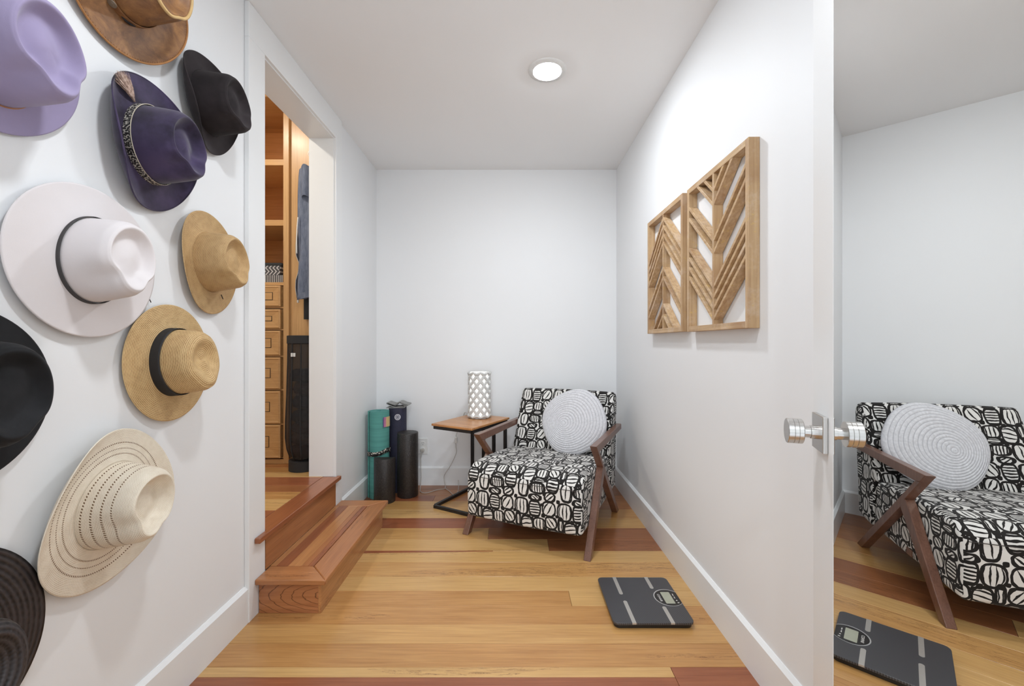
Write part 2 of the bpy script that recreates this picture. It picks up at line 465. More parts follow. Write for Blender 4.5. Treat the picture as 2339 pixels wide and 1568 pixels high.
part('nosing_board', MB().prism([(-1.104, OY0+0.0015), (XL+0.0205, OY0+0.0015), (XL+0.0205, 1.706), (-1.006, 1.706), (-1.006, 2.520), (XL+0.0205, 2.520), (XL+0.0205, OY1-0.0015), (-1.104, OY1-0.0015)],
     lambda a, b, c: (a, b, c), LH-0.022, LH+0.0003), STEP['red'], st, bevel=0.003)

# ------------------------------------------------------------------ downlights
def downlight(x, y, label, lens, r=0.067, group=None, z=ZC):
    t = thing('downlight', label, 'ceiling light', (x, y, z))
    prof = [(r, -0.004), (r+0.003, -0.009), (r+0.024, -0.006), (r+0.027, 0.0), (r, 0.0)]
    MB().lathe(prof, 48).build('trim_ring', M['white_plastic'], t, smooth=True, angle=60)
    MB().lathe([(0.0005, -0.0150), (r*0.5, -0.0140), (r*0.85, -0.0105), (r, -0.0050)], 48).build('lens', lens, t, smooth=True)
    return t
downlight(0.173, 2.10, 'lit round recessed downlight in the white ceiling', M['lens'])
downlight(-0.17, 0.78, 'round recessed downlight nearer the doorway', M['lens_near'])
downlight(-0.1, -1.0, 'unseen hall downlight added as fill, nearer the doorway', M['lens_hall_fill'], 0.085)  # both hall fixtures are added, out of view, for fill through the doorway
downlight(0.0, -1.9, 'unseen hall downlight added as fill, far from the doorway', M['lens_hall_fill'], 0.085)
downlight(-1.75, 2.05, 'warm recessed downlight inside the closet', M['lens_closet'], z=ZCC)

# ------------------------------------------------------------------ mirrored door (open, beside the right wall)
PHI = 0.371; DC = -0.2747
dn = Vector((-cos(PHI), sin(PHI), 0)); dd = Vector((sin(PHI), cos(PHI), 0))
E0 = Vector((0.6581, 0.9339, 0))                      # far (latch) edge on the mirror side
door = thing('door_1', 'white door with a full mirror, swung open beside the right wall', 'door', tuple(E0), (0, 0, 0), kind='structure')
door.rotation_euler = (0, 0, math.atan2(-dd.y, -dd.x))  # local +x runs from latch edge to hinge
# local frame: +x towards the hinge, +y = ?
def dl(x, n, z):                                       # along, out of the mirror face, up -> local coordinates
    return (x, -n, z)
DW, DH, DT = 0.760, 2.285, 0.036
SW = 0.130
def dbox(mb, x0, x1, n0, n1, z0, z1, ch=0):
    return mb.box(x0, x1, -n1, -n0, z0, z1, ch)
dbox(MB(), 0, SW, -DT, 0, 0.008, DH, 0.0015).build('stile', M['trim'], door)
dbox(MB(), DW-0.10, DW, -DT, 0, 0.008, DH, 0.0015).build('stile', M['trim'], door)
dbox(MB(), SW, DW-0.10, -DT, 0, 0.008, 0.20, 0.0015).build('rail', M['trim'], door)
dbox(MB(), SW, DW-0.10, -DT, 0, DH-0.012, DH, 0.0015).build('rail', M['trim'], door)
dbox(MB(), SW, DW-0.10, -DT, -0.006, 0.20, DH-0.012).build('panel', M['trim'], door)
dbox(MB(), SW+0.0008, DW-0.1008, -0.0058, -0.0004, 0.2008, DH-0.0128).build('mirror_pane', M['mirror'], door)
kn = bpy.data.objects.new('knob', None)
KX, KZ = 0.066, 0.915
def dlathe(prof, name, mat, parent, n=40):
    # axis along the outward normal, local -y
    MB().lathe(prof, n, lambda x, y, z: (KX+x, -z, KZ+y)).build(name, mat, parent, smooth=True, angle=30)
for sgn in (1,):
    k = MB(); k.box(KX-0.0365, KX+0.0365, -0.0095, -0.0003, KZ-0.0365, KZ+0.0365, 0.0012)
    rose = k.build('rose_plate', M['steel'], door)
    dlathe([(0.0002, 0.0095), (0.0135, 0.0095), (0.0135, 0.0215), (0.0118, 0.0222), (0.0118, 0.036), (0.0118, 0.0362)], 'knob_stem', M['steel'], door)
    pr = [(0.0005, 0.0358), (0.0245, 0.0358), (0.0255, 0.0368), (0.0255, 0.0440), (0.0246, 0.0446), (0.0255, 0.0452), (0.0255, 0.0520), (0.0246, 0.0526), (0.0255, 0.0532), (0.0255, 0.0625), (0.0247, 0.0635), (0.0005, 0.0635)]
    dlathe(pr, 'knob', M['steel'], door, 56)
    MB().lathe([(0.0003, 0.0), (0.0016, 0.0), (0.0016, 0.001), (0.0003, 0.001)], 12, lambda x, y, z: (KX-0.004+x, -0.0160+y, KZ-0.0128-z)).build('set_screw', M['black_metal'], door)
# plate and knob on the wall side of the door
k = MB(); k.box(KX-0.0365, KX+0.0365, DT+0.0003, DT+0.008, KZ-0.0365, KZ+0.0365, 0.0012); k.build('rose_plate', M['steel'], door)
for hz in (0.25, 1.15, 2.05):
    MB().tube([(DW+0.004, 0.0+DT*0.5, hz-0.045), (DW+0.004, DT*0.5, hz+0.045)], 0.006, 10).build('hinge', M['steel'], door)

# ------------------------------------------------------------------ carved wooden wall panels
GW = {}
def artwood(name, axis):
    n = NT(name)
    k = {'y': (60, 2, 60), 'z': (60, 60, 2)}[axis]
    a = n.noise(n.coord(scale=k, rnd=17.0), 1.4, 4, 0.6)
    base = n.ramp(a, [(0.25, lin((168, 132, 92))), (0.6, lin((200, 168, 128))), (0.85, lin((216, 190, 158)))])
    b = n.noise(n.coord(rnd=9.0), 9, 5, 0.75)
    white = n.ramp(b, [(0.5, (0, 0, 0, 1)), (0.72, (1, 1, 1, 1))])
    col = n.mix(n.math('MULTIPLY', white, 0.45), base, lin((222, 205, 188)))
    g = n.noise(n.coord(rnd=5.0), 42, 4, 0.8)
    gold = n.ramp(g, [(0.60, (0, 0, 0, 1)), (0.66, (1, 1, 1, 1))])
    col = n.mix(n.math('MULTIPLY', gold, 0.55), col, lin((214, 178, 96)))
    d = n.noise(n.coord(rnd=3.0), 4, 3, 0.6)
    dk = n.ramp(d, [(0.35, (1, 1, 1, 1)), (0.5, (0, 0, 0, 1))])
    col = n.mix(n.math('MULTIPLY', dk, 0.35), col, lin((134, 88, 52)))
    n.bump(a, 0.12, 0.0008)
    return n.fin(col, 0.5)
GW['y'] = artwood('carved_wood_y', 'y'); GW['z'] = artwood('carved_wood_z', 'z')
XF, XW = 0.771, XR-0.0005
def art(y0, y1, z0, z1, heights, vdir, label):
    t = thing('carved_wall_panel', label, 'wall art', (XR, (y0+y1)/2, z0), group=None)
    fw, sp = 0.021, 0.013
    P = lambda nm, mb, m: part(nm, mb, m, t, bevel=0.0012)
    P('frame_stile', MB().box(XF, XW, y0, y0+fw, z0, z1), GW['z'])
    P('frame_stile', MB().box(XF, XW, y1-fw, y1, z0, z1), GW['z'])
    P('frame_rail', MB().box(XF, XW, y0+fw, y1-fw, z0, z0+fw+0.002), GW['y'])
    P('frame_rail', MB().box(XF, XW, y0+fw, y1-fw, z1-fw-0.002, z1), GW['y'])
    yc = (y0+y1)/2+0.003
    P('spine', MB().box(XF+0.0003, XW, yc-sp/2, yc+sp/2, z0+fw, z1-fw), GW['z'])
    lo, hi = z0+fw+0.002, z1-fw-0.002
    tk = 0.0165                      # vertical thickness of a slat
    for h in heights:
        for sd in (-1, 1):
            ya = yc+sd*sp/2; yb = (y1-fw) if sd > 0 else (y0+fw)
            L = abs(yb-ya); m = 0.87*vdir
            # slat polygon (y,z) clipped to the frame
            def zc(u): return h+m*u
            us, ue = 0.0, L
            pts = []
            poly = [(us, zc(us)-tk/2), (ue, zc(ue)-tk/2), (ue, zc(ue)+tk/2), (us, zc(us)+tk/2)]
            for lim, keep in ((lo, 1), (hi, -1)):
                out = []
                for i in range(len(poly)):
                    a, b = poly[i], poly[(i+1) % len(poly)]
                    ina = (a[1]-lim)*keep >= 0; inb = (b[1]-lim)*keep >= 0
                    if ina: out.append(a)
                    if ina != inb:
                        q = (lim-a[1])/(b[1]-a[1]); out.append((a[0]+q*(b[0]-a[0]), lim))
                poly = out
                if len(poly) < 3: break
            if len(poly) < 3: continue
            q = [(ya+sd*u, z) for u, z in poly]
            P('slat', MB().prism(q, lambda a, b, c: (c, a, b), XF+0.0006, XW-0.002), GW['y'])
Hv = [1.194, 1.235, 1.277, 1.318, 1.4485, 1.496, 1.634, 1.688]
art(1.392, 1.883, 1.147, 1.771, Hv, 1, 'carved wood panel with V chevron slats, the nearer of the two')
art(1.934, 2.432, 1.150, 1.778, [2.926-h for h in Hv], -1, 'carved wood panel with inverted V chevrons, the farther of the two')

# ------------------------------------------------------------------ printed fabric of the armchair
def fabric():
    n = NT('printed_fabric')
    tc = n.new('ShaderNodeTexCoord')
    uv = tc.outputs['UV']
    nz = n.new('ShaderNodeTexNoise'); nz.inputs['Scale'].default_value = 28; nz.inputs['Detail'].default_value = 2
    n.l.new(uv, nz.inputs['Vector'])
    sx = n.new('ShaderNodeSeparateXYZ'); n.l.new(uv, sx.inputs[0])
    nc = n.new('ShaderNodeSeparateColor'); n.l.new(nz.outputs['Color'], nc.inputs[0])
    U = n.math('MULTIPLY_ADD', sx.outputs[0], 0.9, n.math('MULTIPLY', n.math('SUBTRACT', nc.outputs[0], 0.5), 0.010))
    V = n.math('MULTIPLY_ADD', sx.outputs[1], 0.9, n.math('MULTIPLY', n.math('SUBTRACT', nc.outputs[1], 0.5), 0.010))
    TW, TH = 0.212, 0.245
    black = None
    # cx, cy, half w, half h (in cm), stripe angle, stripe spacing(cm), black share, fan
    mot = [
     (3.6, 3.4, 3.1, 3.6, 90, 1.75, 0.26, 0.5), (10.3, 3.6, 2.5, 3.5, 0, 1.30, 0.42, 0.2), (17.2, 3.0, 2.9, 3.0, 60, 2.60, 0.22, 0.6),
     (6.2, 11.6, 2.6, 3.6, 12, 2.10, 0.26, 0.7), (1.7, 10.0, 1.0, 2.6, 90, 1.10, 0.30, 0.0), (12.4, 10.6, 2.6, 2.5, 90, 1.60, 0.30, 0.3),
     (18.2, 9.4, 2.5, 2.5, 125, 1.90, 0.26, 0.5), (18.9, 16.0, 2.6, 3.4, 0, 1.35, 0.42, 0.2), (12.4, 14.6, 2.6, 1.0, 0, 0.90, 0.36, 0.0),
     (4.4, 19.2, 2.3, 3.4, 84, 2.40, 0.20, 0.5), (11.4, 18.6, 3.2, 2.0, 96, 1.25, 0.36, 0.2), (17.6, 22.0, 2.2, 1.7, 40, 1.50, 0.34, 0.4),
     (10.4, 22.9, 2.2, 1.1, 150, 1.20, 0.34, 0.3)]
    def wrap(a, c, t):
        return n.math('WRAP', n.math('SUBTRACT', a, c), t/2, -t/2)
    for cx, cy, hw, hh, ang, sp, sh, fan in mot:
        x = wrap(U, cx/100, TW); y = wrap(V, -cy/100, TH)
        hwm, hhm = hw/100, hh/100
        ax = n.math('POWER', n.math('ABSOLUTE', n.math('DIVIDE', x, hwm)), 2.8)
        ay = n.math('POWER', n.math('ABSOLUTE', n.math('DIVIDE', y, hhm)), 2.8)
        q = n.math('POWER', n.math('ADD', ax, ay), 1/2.8)
        d = n.math('MULTIPLY', n.math('SUBTRACT', q, 1.0), min(hwm, hhm))
        ring = n.math('LESS_THAN', n.math('ABSOLUTE', n.math('SUBTRACT', d, 0.0022)), 0.0038)
        a = radians(ang)
        # coordinate across the stripes, along them
        s_ = n.math('ADD', n.math('MULTIPLY', x, -sin(a)), n.math('MULTIPLY', y, cos(a)))
        t_ = n.math('ADD', n.math('MULTIPLY', x, cos(a)), n.math('MULTIPLY', y, sin(a)))
        if fan:
            s_ = n.math('DIVIDE', s_, n.math('SUBTRACT', 1.0, n.math('MULTIPLY', n.math('MULTIPLY', t_, t_), fan*0.62/(max(hwm, hhm)**2))))
        ph = n.math('FRACT', n.math('DIVIDE', n.math('ADD', s_, sp/200*1.0+0.5), sp/100))
        dist = n.math('ABSOLUTE', n.math('SUBTRACT', ph, 0.5))
        thr = n.math('SUBTRACT', sh*0.66, n.math('MULTIPLY', n.math('MULTIPLY', t_, t_), sh*0.45/(max(hwm, hhm)**2)))
        line = n.math('MULTIPLY', n.math('LESS_THAN', dist, thr), n.math('LESS_THAN', d, -0.0005))
        m = n.math('MAXIMUM', ring, line)
        black = m if black is None else n.math('MAXIMUM', black, m)
    for cx, cy, r in ((7.2, 7.6, 0.95), (14.0, 1.6, 0.8), (8.4, 15.7, 0.9), (15.2, 12.6, 0.9), (1.6, 14.4, 0.9), (7.6, 22.9, 0.7), (14.9, 20.8, 0.9), (21.0, 5.9, 0.8), (14.6, 6.4, 1.0), (0.6, 23.6, 0.9), (8.8, 8.6, 0.8)):
        x = wrap(U, cx/100, TW); y = wrap(V, -cy/100, TH)
        dd_ = n.math('MAXIMUM', n.math('ABSOLUTE', x), n.math('ABSOLUTE', y))
        rr = n.math('SQRT', n.math('ADD', n.math('MULTIPLY', x, x), n.math('MULTIPLY', y, y)))
        rr = n.math('MULTIPLY', n.math('ADD', rr, dd_), 0.5)
        black = n.math('MAXIMUM', black, n.math('LESS_THAN', rr, r/100))
    weave = n.noise(n.coord('UV', (900, 900, 900)), 1.0, 1)
    wcol = n.ramp(weave, [(0.3, lin((212, 210, 206))), (0.7, lin((232, 230, 226)))])
    kcol = n.ramp(weave, [(0.3, lin((22, 20, 20))), (0.7, lin((42, 39, 37)))])
    n.bump(weave, 0.15, 0.0006)
    return n.fin(n.mix(black, wcol, kcol), 0.85, sheen=0.1, spec=0.2)
M['fabric'] = fabric()

CHX, CHY, CHA = 0.053, 2.295, radians(24.8)
chair = thing('armchair', 'low armchair in black and white pebble print with angular walnut arms', 'chair', (CHX, CHY, 0), (0, 0, -CHA))
def cushion(name, outline, half, parent, uvs, rnd=0.03, seg=4, puff=0.0):
    """upholstered block: side outline in (s,h), width 2*half along local x, rounded edges, projected UVs"""
    bm = bmesh.new()
    vsL = [bm.verts.new((-half, s, h)) for s, h in outline]; vsR = [bm.verts.new((half, s, h)) for s, h in outline]
    n = len(outline)
    bm.faces.new(vsL); bm.faces.new(vsR[::-1])
    for i in range(n): bm.faces.new([vsL[i], vsR[i], vsR[(i+1) % n], vsL[(i+1) % n]])
    bmesh.ops.recalc_face_normals(bm, faces=bm.faces)
    # cut across the width and length for puffing
    for k in range(1, 10):
        x = -half+2*half*k/10
        bmesh.ops.bisect_plane(bm, geom=bm.verts[:]+bm.edges[:]+bm.faces[:], plane_co=(x, 0, 0), plane_no=(1, 0, 0))
    bmesh.ops.remove_doubles(bm, verts=bm.verts, dist=1e-5)
    edges = [e for e in bm.edges if len(e.link_faces) == 2 and e.calc_face_angle(0) > radians(25)]
    bmesh.ops.bevel(bm, geom=edges, offset=rnd, segments=seg, profile=0.5, affect='EDGES', clamp_overlap=True)
    bm.normal_update()
    me = bpy.data.meshes.new(name)
    uvl = bm.loops.layers.uv.new('UVMap')
    for f in bm.faces:
        nrm = f.normal; f.smooth = True
        for l in f.loops:
            l[uvl].uv = uvs(l.vert.co, nrm)
    if puff:
        for v in bm.verts:
            fx = max(0, 1-(v.co.x/half)**2)
            nn = v.normal
            v.co += nn*puff*fx
    bm.to_mesh(me); bm.free(); me.materials.append(M['fabric'])
    o = bpy.data.objects.new(name, me); link(o, parent)
    return o
seat_out = [(-0.012, 0.120), (-0.020, 0.250), (-0.014, 0.372), (0.05, 0.408), (0.20, 0.412), (0.42, 0.398), (0.625, 0.378), (0.66, 0.125)]
def uv_seat(co, nn):
    if abs(nn.x) > 0.75: return (co.y+0.07, co.z+0.02)
    if nn.z > 0.55: return (co.x+0.03, co.z*0.15+co.y+0.372*0.85+0.02)
    return (co.x+0.03, co.z)
seat = cushion('seat', seat_out, 0.335, chair, uv_seat, 0.022, 4, 0.008)
back_out = [(0.600, 0.372), (0.785, 0.768), (0.845, 0.760), (0.872, 0.72), (0.822, 0.140), (0.662, 0.122), (0.664, 0.372)]
def uv_back(co, nn):
    if abs(nn.x) > 0.75: return (co.y+0.02, co.z+0.11)
    if nn.z > 0.8: return (co.x+0.09, co.y*0.5+0.42)
    return (co.x+0.09, co.z*1.08)
back = cushion('backrest', back_out, 0.337, chair, uv_back, 0.022, 4, 0.006)
# piping seam along the front top edge of the seat
M['seam'] = plain('dark_seam', (60, 56, 54), 0.9)
MB().tube([(-0.318+0.636*i/24, -0.0225-0.008*(1-((-0.318+0.636*i/24)/0.335)**2), 0.352) for i in range(25)], 0.0016, 6).build('seam', M['seam'], seat, smooth=True)
TA = 0.037
for sd in (-1, 1):
    xc = sd*(0.374-TA/2)
    f3 = lambda a, b, c: (c, a, b)
    x0, x1 = xc-TA/2, xc+TA/2
    W = lambda nm, pts: MB().prism(pts, f3, x0, x1).build(nm, M['walnut'], chair, bevel=0.003, seg=2)
    W('armrest', [(0.130, 0.549), (0.827, 0.553), (0.827, 0.518), (0.205, 0.505), (0.170, 0.512)])
    # long diagonal from the arm tip down to the rear foot
    W('rear_leg', [(0.130, 0.5485), (0.170, 0.512), (0.205, 0.505), (0.738, 0.0), (0.688, 0.0), (0.285, 0.382), (0.280, 0.402)])
    W('front_leg', [(0.2845, 0.3815), (0.325, 0.3435), (0.045, 0.0), (0.0, 0.0), (0.2795, 0.4015)] if False else [(0.279, 0.402), (0.3165, 0.3525), (0.043, 0.0), (0.0, 0.0), (0.262, 0.385)])
# feet glides and a rail joining the frames under the seat
MB().box(-0.338, 0.338, 0.30, 0.345, 0.135, 0.165).build('cross_rail', M['walnut'], chair)

# ------------------------------------------------------------------ round rope cushion
n = NT('white_rope')
v = n.coord('UV', (1, 1, 1))
su = n.new('ShaderNodeSeparateXYZ'); n.l.new(v, su.inputs[0])
gro = n.math('ABSOLUTE', n.math('SINE', n.math('MULTIPLY', su.outputs[1], pi*15/0.214)))
gr = n.ramp(gro, [(0.0, (0, 0, 0, 1)), (0.38, (1, 1, 1, 1))])  # shade between the rope coils, painted into the colour as dark grooves
st1 = n.math('SINE', n.math('MULTIPLY', n.math('ADD', su.outputs[0], n.math('MULTIPLY', su.outputs[1], 0.7)), 900.0))
n.bump(n.math('ADD', st1, n.math('MULTIPLY', n.noise(n.coord(), 160, 2), 0.8)), 0.25, 0.0012)
M['rope'] = n.fin(n.mix(gr, lin((168, 168, 174)), n.ramp(n.noise(n.coord(), 90, 2), [(0.3, lin((202, 202, 206))), (0.7, lin((222, 222, 226)))])), 0.9, spec=0.15)
PR = 0.214
cn = Vector((-0.06, -0.96, 0.40)).normalized()           # face normal in the chair frame
a_c = CHA
def chair_w(u, s, h):
    return Vector((CHX+u*cos(a_c)+s*sin(a_c), CHY-u*sin(a_c)+s*cos(a_c), h))
pc = chair_w(0.106, 0.608, 0.582)
nrm = (chair_w(*cn)-chair_w(0, 0, 0)).normalized()
pil = thing('round_cushion', 'round white coiled rope cushion leaning on the armchair backrest', 'cushion', tuple(pc))
pil.rotation_mode = 'QUATERNION'; pil.rotation_quaternion = Vector((0, 0, 1)).rotation_difference(nrm)
def sq(th, r):                                     # slightly square outline
    k = (abs(cos(th))**2.35+abs(sin(th))**2.35)**(-1/2.35)
    return r*(1+(k-1)*min(1, (r/PR)**2))
NR = 15; prof = []
for i in range(NR*6+1):
    t = i/(NR*6); r = t*PR
    prof.append((max(r, 0.0004), 0.052*sqrt(max(0, 1-t**3.2))+0.0034*abs(sin(t*NR*pi))**0.7))
def build_p(profile, name, off=(0.0, 0.0), mat=M['rope'], flip=1):
    N = 96; mb = MB()
    def P(i, j):
        th = 2*pi*(i % N)/N; r, z = profile[j]; rr = sq(th, r)
        fx = 1-r/PR
        return (rr*cos(th)+off[0]*fx, rr*sin(th)+off[1]*fx, z*flip)
    def UVf(i, j):
        return (2*pi*i/N*max(profile[j][0], 0.02)*0.16/0.16, profile[j][0])
    mb.grid(N, len(profile), P, UVf, closeu=True)
    return mb.build(name, mat, pil, smooth=True)
build_p(prof, 'coiled_face', (-0.062, 0.0))
build_p([(r, z*0.85) for r, z in prof[::3]], 'coiled_back', (0, 0), M['rope'], -1)

# ------------------------------------------------------------------ C-shaped side table
TAx = Vector((0.866, -0.5, 0)); 
Lc = Vector((-0.537, 2.842, 0)); e1 = Vector((0.286, -0.165, 0)); e2 = Vector((0.196, 0.423, 0))
l1, l2 = e1.length, e2.length
ta = math.atan2(e1.y, e1.x)
tb = thing('side_table', 'small C-shaped side table with acacia top on black steel frame', 'table', (Lc.x, Lc.y, 0), (0, 0, ta))
# local: x along e1 (0..l1), y away (0..l2)
MB().box(0, l1, 0, l2, 0.547, 0.562).build('table_top', M['acacia'], tb, bevel=0.003)
q = 0.02
def tbar(nm, a, b, w=q, side=(0, 0, 1), d=q): MB().bar(a, b, w, d, side).build(nm, M['black_metal'], tb, bevel=0.001, seg=1)
i0 = q/2+0.004
for z in (q/2+0.0005, 0.547-q/2):
    tbar('frame_bar', (i0, i0, z), (l1-i0, i0, z)); tbar('frame_bar', (i0, i0+q/2, z), (i0, l2-i0-q/2, z))
    tbar('frame_bar', (l1-i0, i0+q/2, z), (l1-i0, l2-i0-q/2, z)); tbar('frame_bar', (i0, l2-i0, z), (l1-i0, l2-i0, z))
for x in (i0, 0.115, 0.205, l1-i0-0.014):
    tbar('post', (x, l2-i0, q), (x, l2-i0, 0.547-q), side=(1, 0, 0))

# ------------------------------------------------------------------ lattice lamp
n = NT('white_ceramic'); M['ceramic'] = n.fin(lin((208, 208, 206)), 0.35, spec=0.4)
n = NT('lamp_diffuser')
n.b.inputs['Emission Color'].default_value = (1.0, 0.97, 0.90, 1)
n.b.inputs['Emission Strength'].default_value = 0.75
M['diff'] = n.fin((0.9, 0.9, 0.88, 1), 0.6)
n = NT('bulb_glow'); n.b.inputs['Emission Color'].default_value = (1.0, 0.96, 0.88, 1); n.b.inputs['Emission Strength'].default_value = 6.0
M['bulb'] = n.fin((1, 1, 1, 1), 0.5)
LX, LY, LZ = -0.234, 3.070, 0.5625
LR, LHT = 0.078, 0.335
lamp = thing('table_lamp', 'lit white ceramic lattice lamp on the side table', 'lamp', (LX, LY, LZ))
NHX = 9; mb = MB()
pitch = 0.335/5.0
for k in range(NHX):
    for sg in (-1, 1):
        pts = []
        S = 44
        for i in range(S+1):
            z = 0.012+(LHT-0.024)*i/S
            th = 2*pi*k/NHX+sg*(2*pi/NHX)*(z/pitch)*1.0/1.0
            pts.append((LR*cos(th), LR*sin(th), z))
        # flat woven strip
        vs = []; fs = []
        for i, p in enumerate(pts):
            P = Vector(p); t = (Vector(pts[min(i+1, S)])-Vector(pts[max(i-1, 0)])).normalized()
            rad = Vector((P.x, P.y, 0)).normalized(); sdv = t.cross(rad).normalized()
            for a, b in ((-1, -0.6), (-0.6, 1), (0.6, 1), (1, -0.6)):
                vs.append(P+sdv*a*0.0108+rad*(b*0.0045))
        for i in range(S):
            for j in range(4):
                fs.append([i*4+j, i*4+(j+1) % 4, (i+1)*4+(j+1) % 4, (i+1)*4+j])
        fs.append([3, 2, 1, 0]); fs.append([S*4+j for j in range(4)])
        mb.add(vs, fs)
# scalloped feet and rim
for z0 in (0.010, LHT-0.010):
    pts = []
    for i in range(NHX*8):
        th = 2*pi*i/(NHX*8); zz = z0+(1 if z0 < 0.1 else -1)*0.010*abs(sin(NHX*th/2))
        pts.append((LR*cos(th), LR*sin(th), zz))
    mb.tube(pts, 0.0085, 8, closed=True)
mb.build('lattice_shade', M['ceramic'], lamp, smooth=True, angle=50)
MB().lathe([(LR-0.012, 0.012), (LR-0.012, LHT-0.008), (0.02, LHT-0.010), (0.0005, LHT-0.010)], 48).build('diffuser', M['diff'], lamp, smooth=True, angle=40)
MB().lathe([(0.0005, 0.001), (LR-0.008, 0.001), (LR-0.008, 0.010), (0.0005, 0.010)], 40).build('base', M['ceramic'], lamp)

# ------------------------------------------------------------------ wall outlet and cords
ot = thing('wall_outlet', 'white duplex wall outlet behind the black foam roller', 'outlet', (-0.688, YB, 0.300))
MB().box(-0.036, 0.036, -0.006, 0, -0.062, 0.062, 0.0025).build('cover_plate', M['white_plastic'], ot)
for z in (0.022, -0.026):
    r = MB().lathe([(0.0005, 0.0085), (0.0165, 0.0085), (0.017, 0.006), (0.017, 0.004)], 28, lambda x, y, zz: (x, -zz, z+y)).build('receptacle', M['white_plastic'], ot)
    for dx in (-0.0065, 0.0065):
        MB().box(dx-0.0011, dx+0.0011, -0.0092, -0.0084, z+0.000, z+0.009).build('slot', M['black_metal'], r)
    MB().lathe([(0.0002, 0.0092), (0.0024, 0.0092), (0.0024, 0.0084)], 12, lambda x, y, zz: (x, -zz, z-0.0085+y)).build('slot', M['black_metal'], r)
n = NT('clear_cord'); n.b.inputs['Transmission Weight'].default_value = 0.35; M['cord'] = n.fin(lin((226, 220, 212)), 0.25)
def spline(pts, k=8):
    P = [Vector(p) for p in pts]; out = []
    for i in range(len(P)-1):
        p0, p1, p2, p3 = P[max(i-1, 0)], P[i], P[i+1], P[min(i+2, len(P)-1)]
        for j in range(k):
            t = j/k
            out.append(0.5*((2*p1)+(p2-p0)*t+(2*p0-5*p1+4*p2-p3)*t*t+(3*p1-p0-3*p2+p3)*t**3))
    out.append(P[-1]); return out
cd = thing('lamp_cord', 'clear lamp cord with inline switch running from the outlet to the lamp', 'cord', (-0.60, 3.25, 0))
yb = YB-0.013
part('wire', MB().tube(spline([(LX-0.03, LY+0.078, 0.567), (LX-0.09, LY+0.12, 0.568), (LX-0.13, 3.285, 0.562), (-0.385, yb, 0.50), (-0.432, yb, 0.38), (-0.432, yb, 0.30), (-0.430, yb, 0.25), (-0.47, yb-0.012, 0.16), (-0.515, yb-0.02, 0.09), (-0.52, yb-0.02, 0.05), (-0.505, 3.22, 0.004), (-0.56, 3.18, 0.004), (-0.62, 3.12, 0.004), (-0.67, 3.14, 0.004), (-0.695, 3.24, 0.004), (-0.698, yb-0.012, 0.06), (-0.70, yb-0.020, 0.20), (-0.695, yb-0.022, 0.262)]), 0.0024, 8), M['cord'], cd, smooth=True)
part('wire_slack', MB().tube(spline([(-0.505, 3.22, 0.0045), (-0.46, 3.15, 0.004), (-0.425, 3.085, 0.004), (-0.40, 3.13, 0.004), (-0.40, 3.20, 0.02), (-0.41, 3.26, 0.05)]), 0.0024, 8), M['cord'], cd, smooth=True)
part('inline_switch', MB().box(-0.441, -0.423, yb-0.008, yb+0.006, 0.325, 0.375, 0.003), M['white_plastic'], cd)
part('plug', MB().box(-0.703, -0.677, YB-0.034, YB-0.009, 0.262, 0.285, 0.004), M['cord'], cd)

# ------------------------------------------------------------------ yoga mats and foam rollers
def rollmat(name, rgb, ringc, period):
    n = NT(name)
    v = n.coord(scale=(1, 1, 1))
    a = n.noise(n.coord(scale=(0.6, 0.6, 22)), 1.6, 3)
    c = lin(rgb)
    col = n.ramp(a, [(0.3, tuple(q*0.82 for q in c[:3])+(1,)), (0.7, tuple(min(1, q*1.15) for q in c[:3])+(1,))])
    n.bump(n.noise(n.coord(), 300, 1), 0.2, 0.0006)
    return n.fin(col, 0.75, spec=0.2)
M['teal'] = rollmat('teal_mat', (92, 156, 148), None, 0)
M['teal_top'] = rollmat('teal_mat_top', (112, 186, 178), None, 0)
M['navy'] = plain('navy_mat', (46, 46, 66), 0.7, noise=0.05, nscale=120)
M['grey_strap'] = plain('grey_felt_strap', (150, 150, 148), 0.9, noise=0.08, nscale=300, bump=0.2)
n = NT('black_epp_foam')
vv = n.new('ShaderNodeTexVoronoi'); n.l.new(n.coord(), vv.inputs['Vector']); vv.inputs['Scale'].default_value = 260
n.bump(vv.outputs['Distance'], 0.6, 0.0012)
sp = n.ramp(n.noise(n.coord(), 420, 1), [(0.62, lin((38, 35, 34))), (0.72, lin((112, 104, 98)))])
M['foam'] = n.fin(sp, 0.42, spec=0.5)
mt = thing('yoga_mat', 'rolled teal yoga mat standing in the corner with a patterned strap', 'yoga mat', (-0.953, 3.062, 0))
R = 0.0765; HM = 0.612
# spiral roll: several wraps
mb = MB(); 
turns = 6; N = 40*turns; vs = []; fs = []
for i in range(N+1):
    th = 2*pi*i/40; r = 0.020+(R-0.020)*i/N
    t = 0.0075
    a = 3.6
    for rr in (r-t, r):
        for z in (0.0005, HM): vs.append((rr*cos(th+a), rr*sin(th+a), z))
for i in range(N):
    b = i*4; c2 = b+4
    fs += [[b, c2, c2+1, b+1], [b+2, b+3, c2+3, c2+2], [b+1, c2+1, c2+3, b+3], [b, b+2, c2+2, c2]]
fs += [[0, 1, 3, 2], [N*4, N*4+2, N*4+3, N*4+1]]
mb.add(vs, fs); mb.build('rolled_mat', M['teal'], mt, smooth=True, angle=40)
n = NT('patterned_strap')
a = n.noise(n.coord(scale=(1, 1, 1)), 95, 2, 0.5)
pat = n.ramp(a, [(0.52, (0, 0, 0, 1)), (0.56, (1, 1, 1, 1))], 'CONSTANT')
M['pstrap'] = n.fin(n.mix(pat, lin((30, 29, 30)), lin((196, 190, 176))), 0.6)
M['gtape'] = plain('plain_black_webbing', (30, 30, 31), 0.7)
mb = MB(); RS = R+0.003
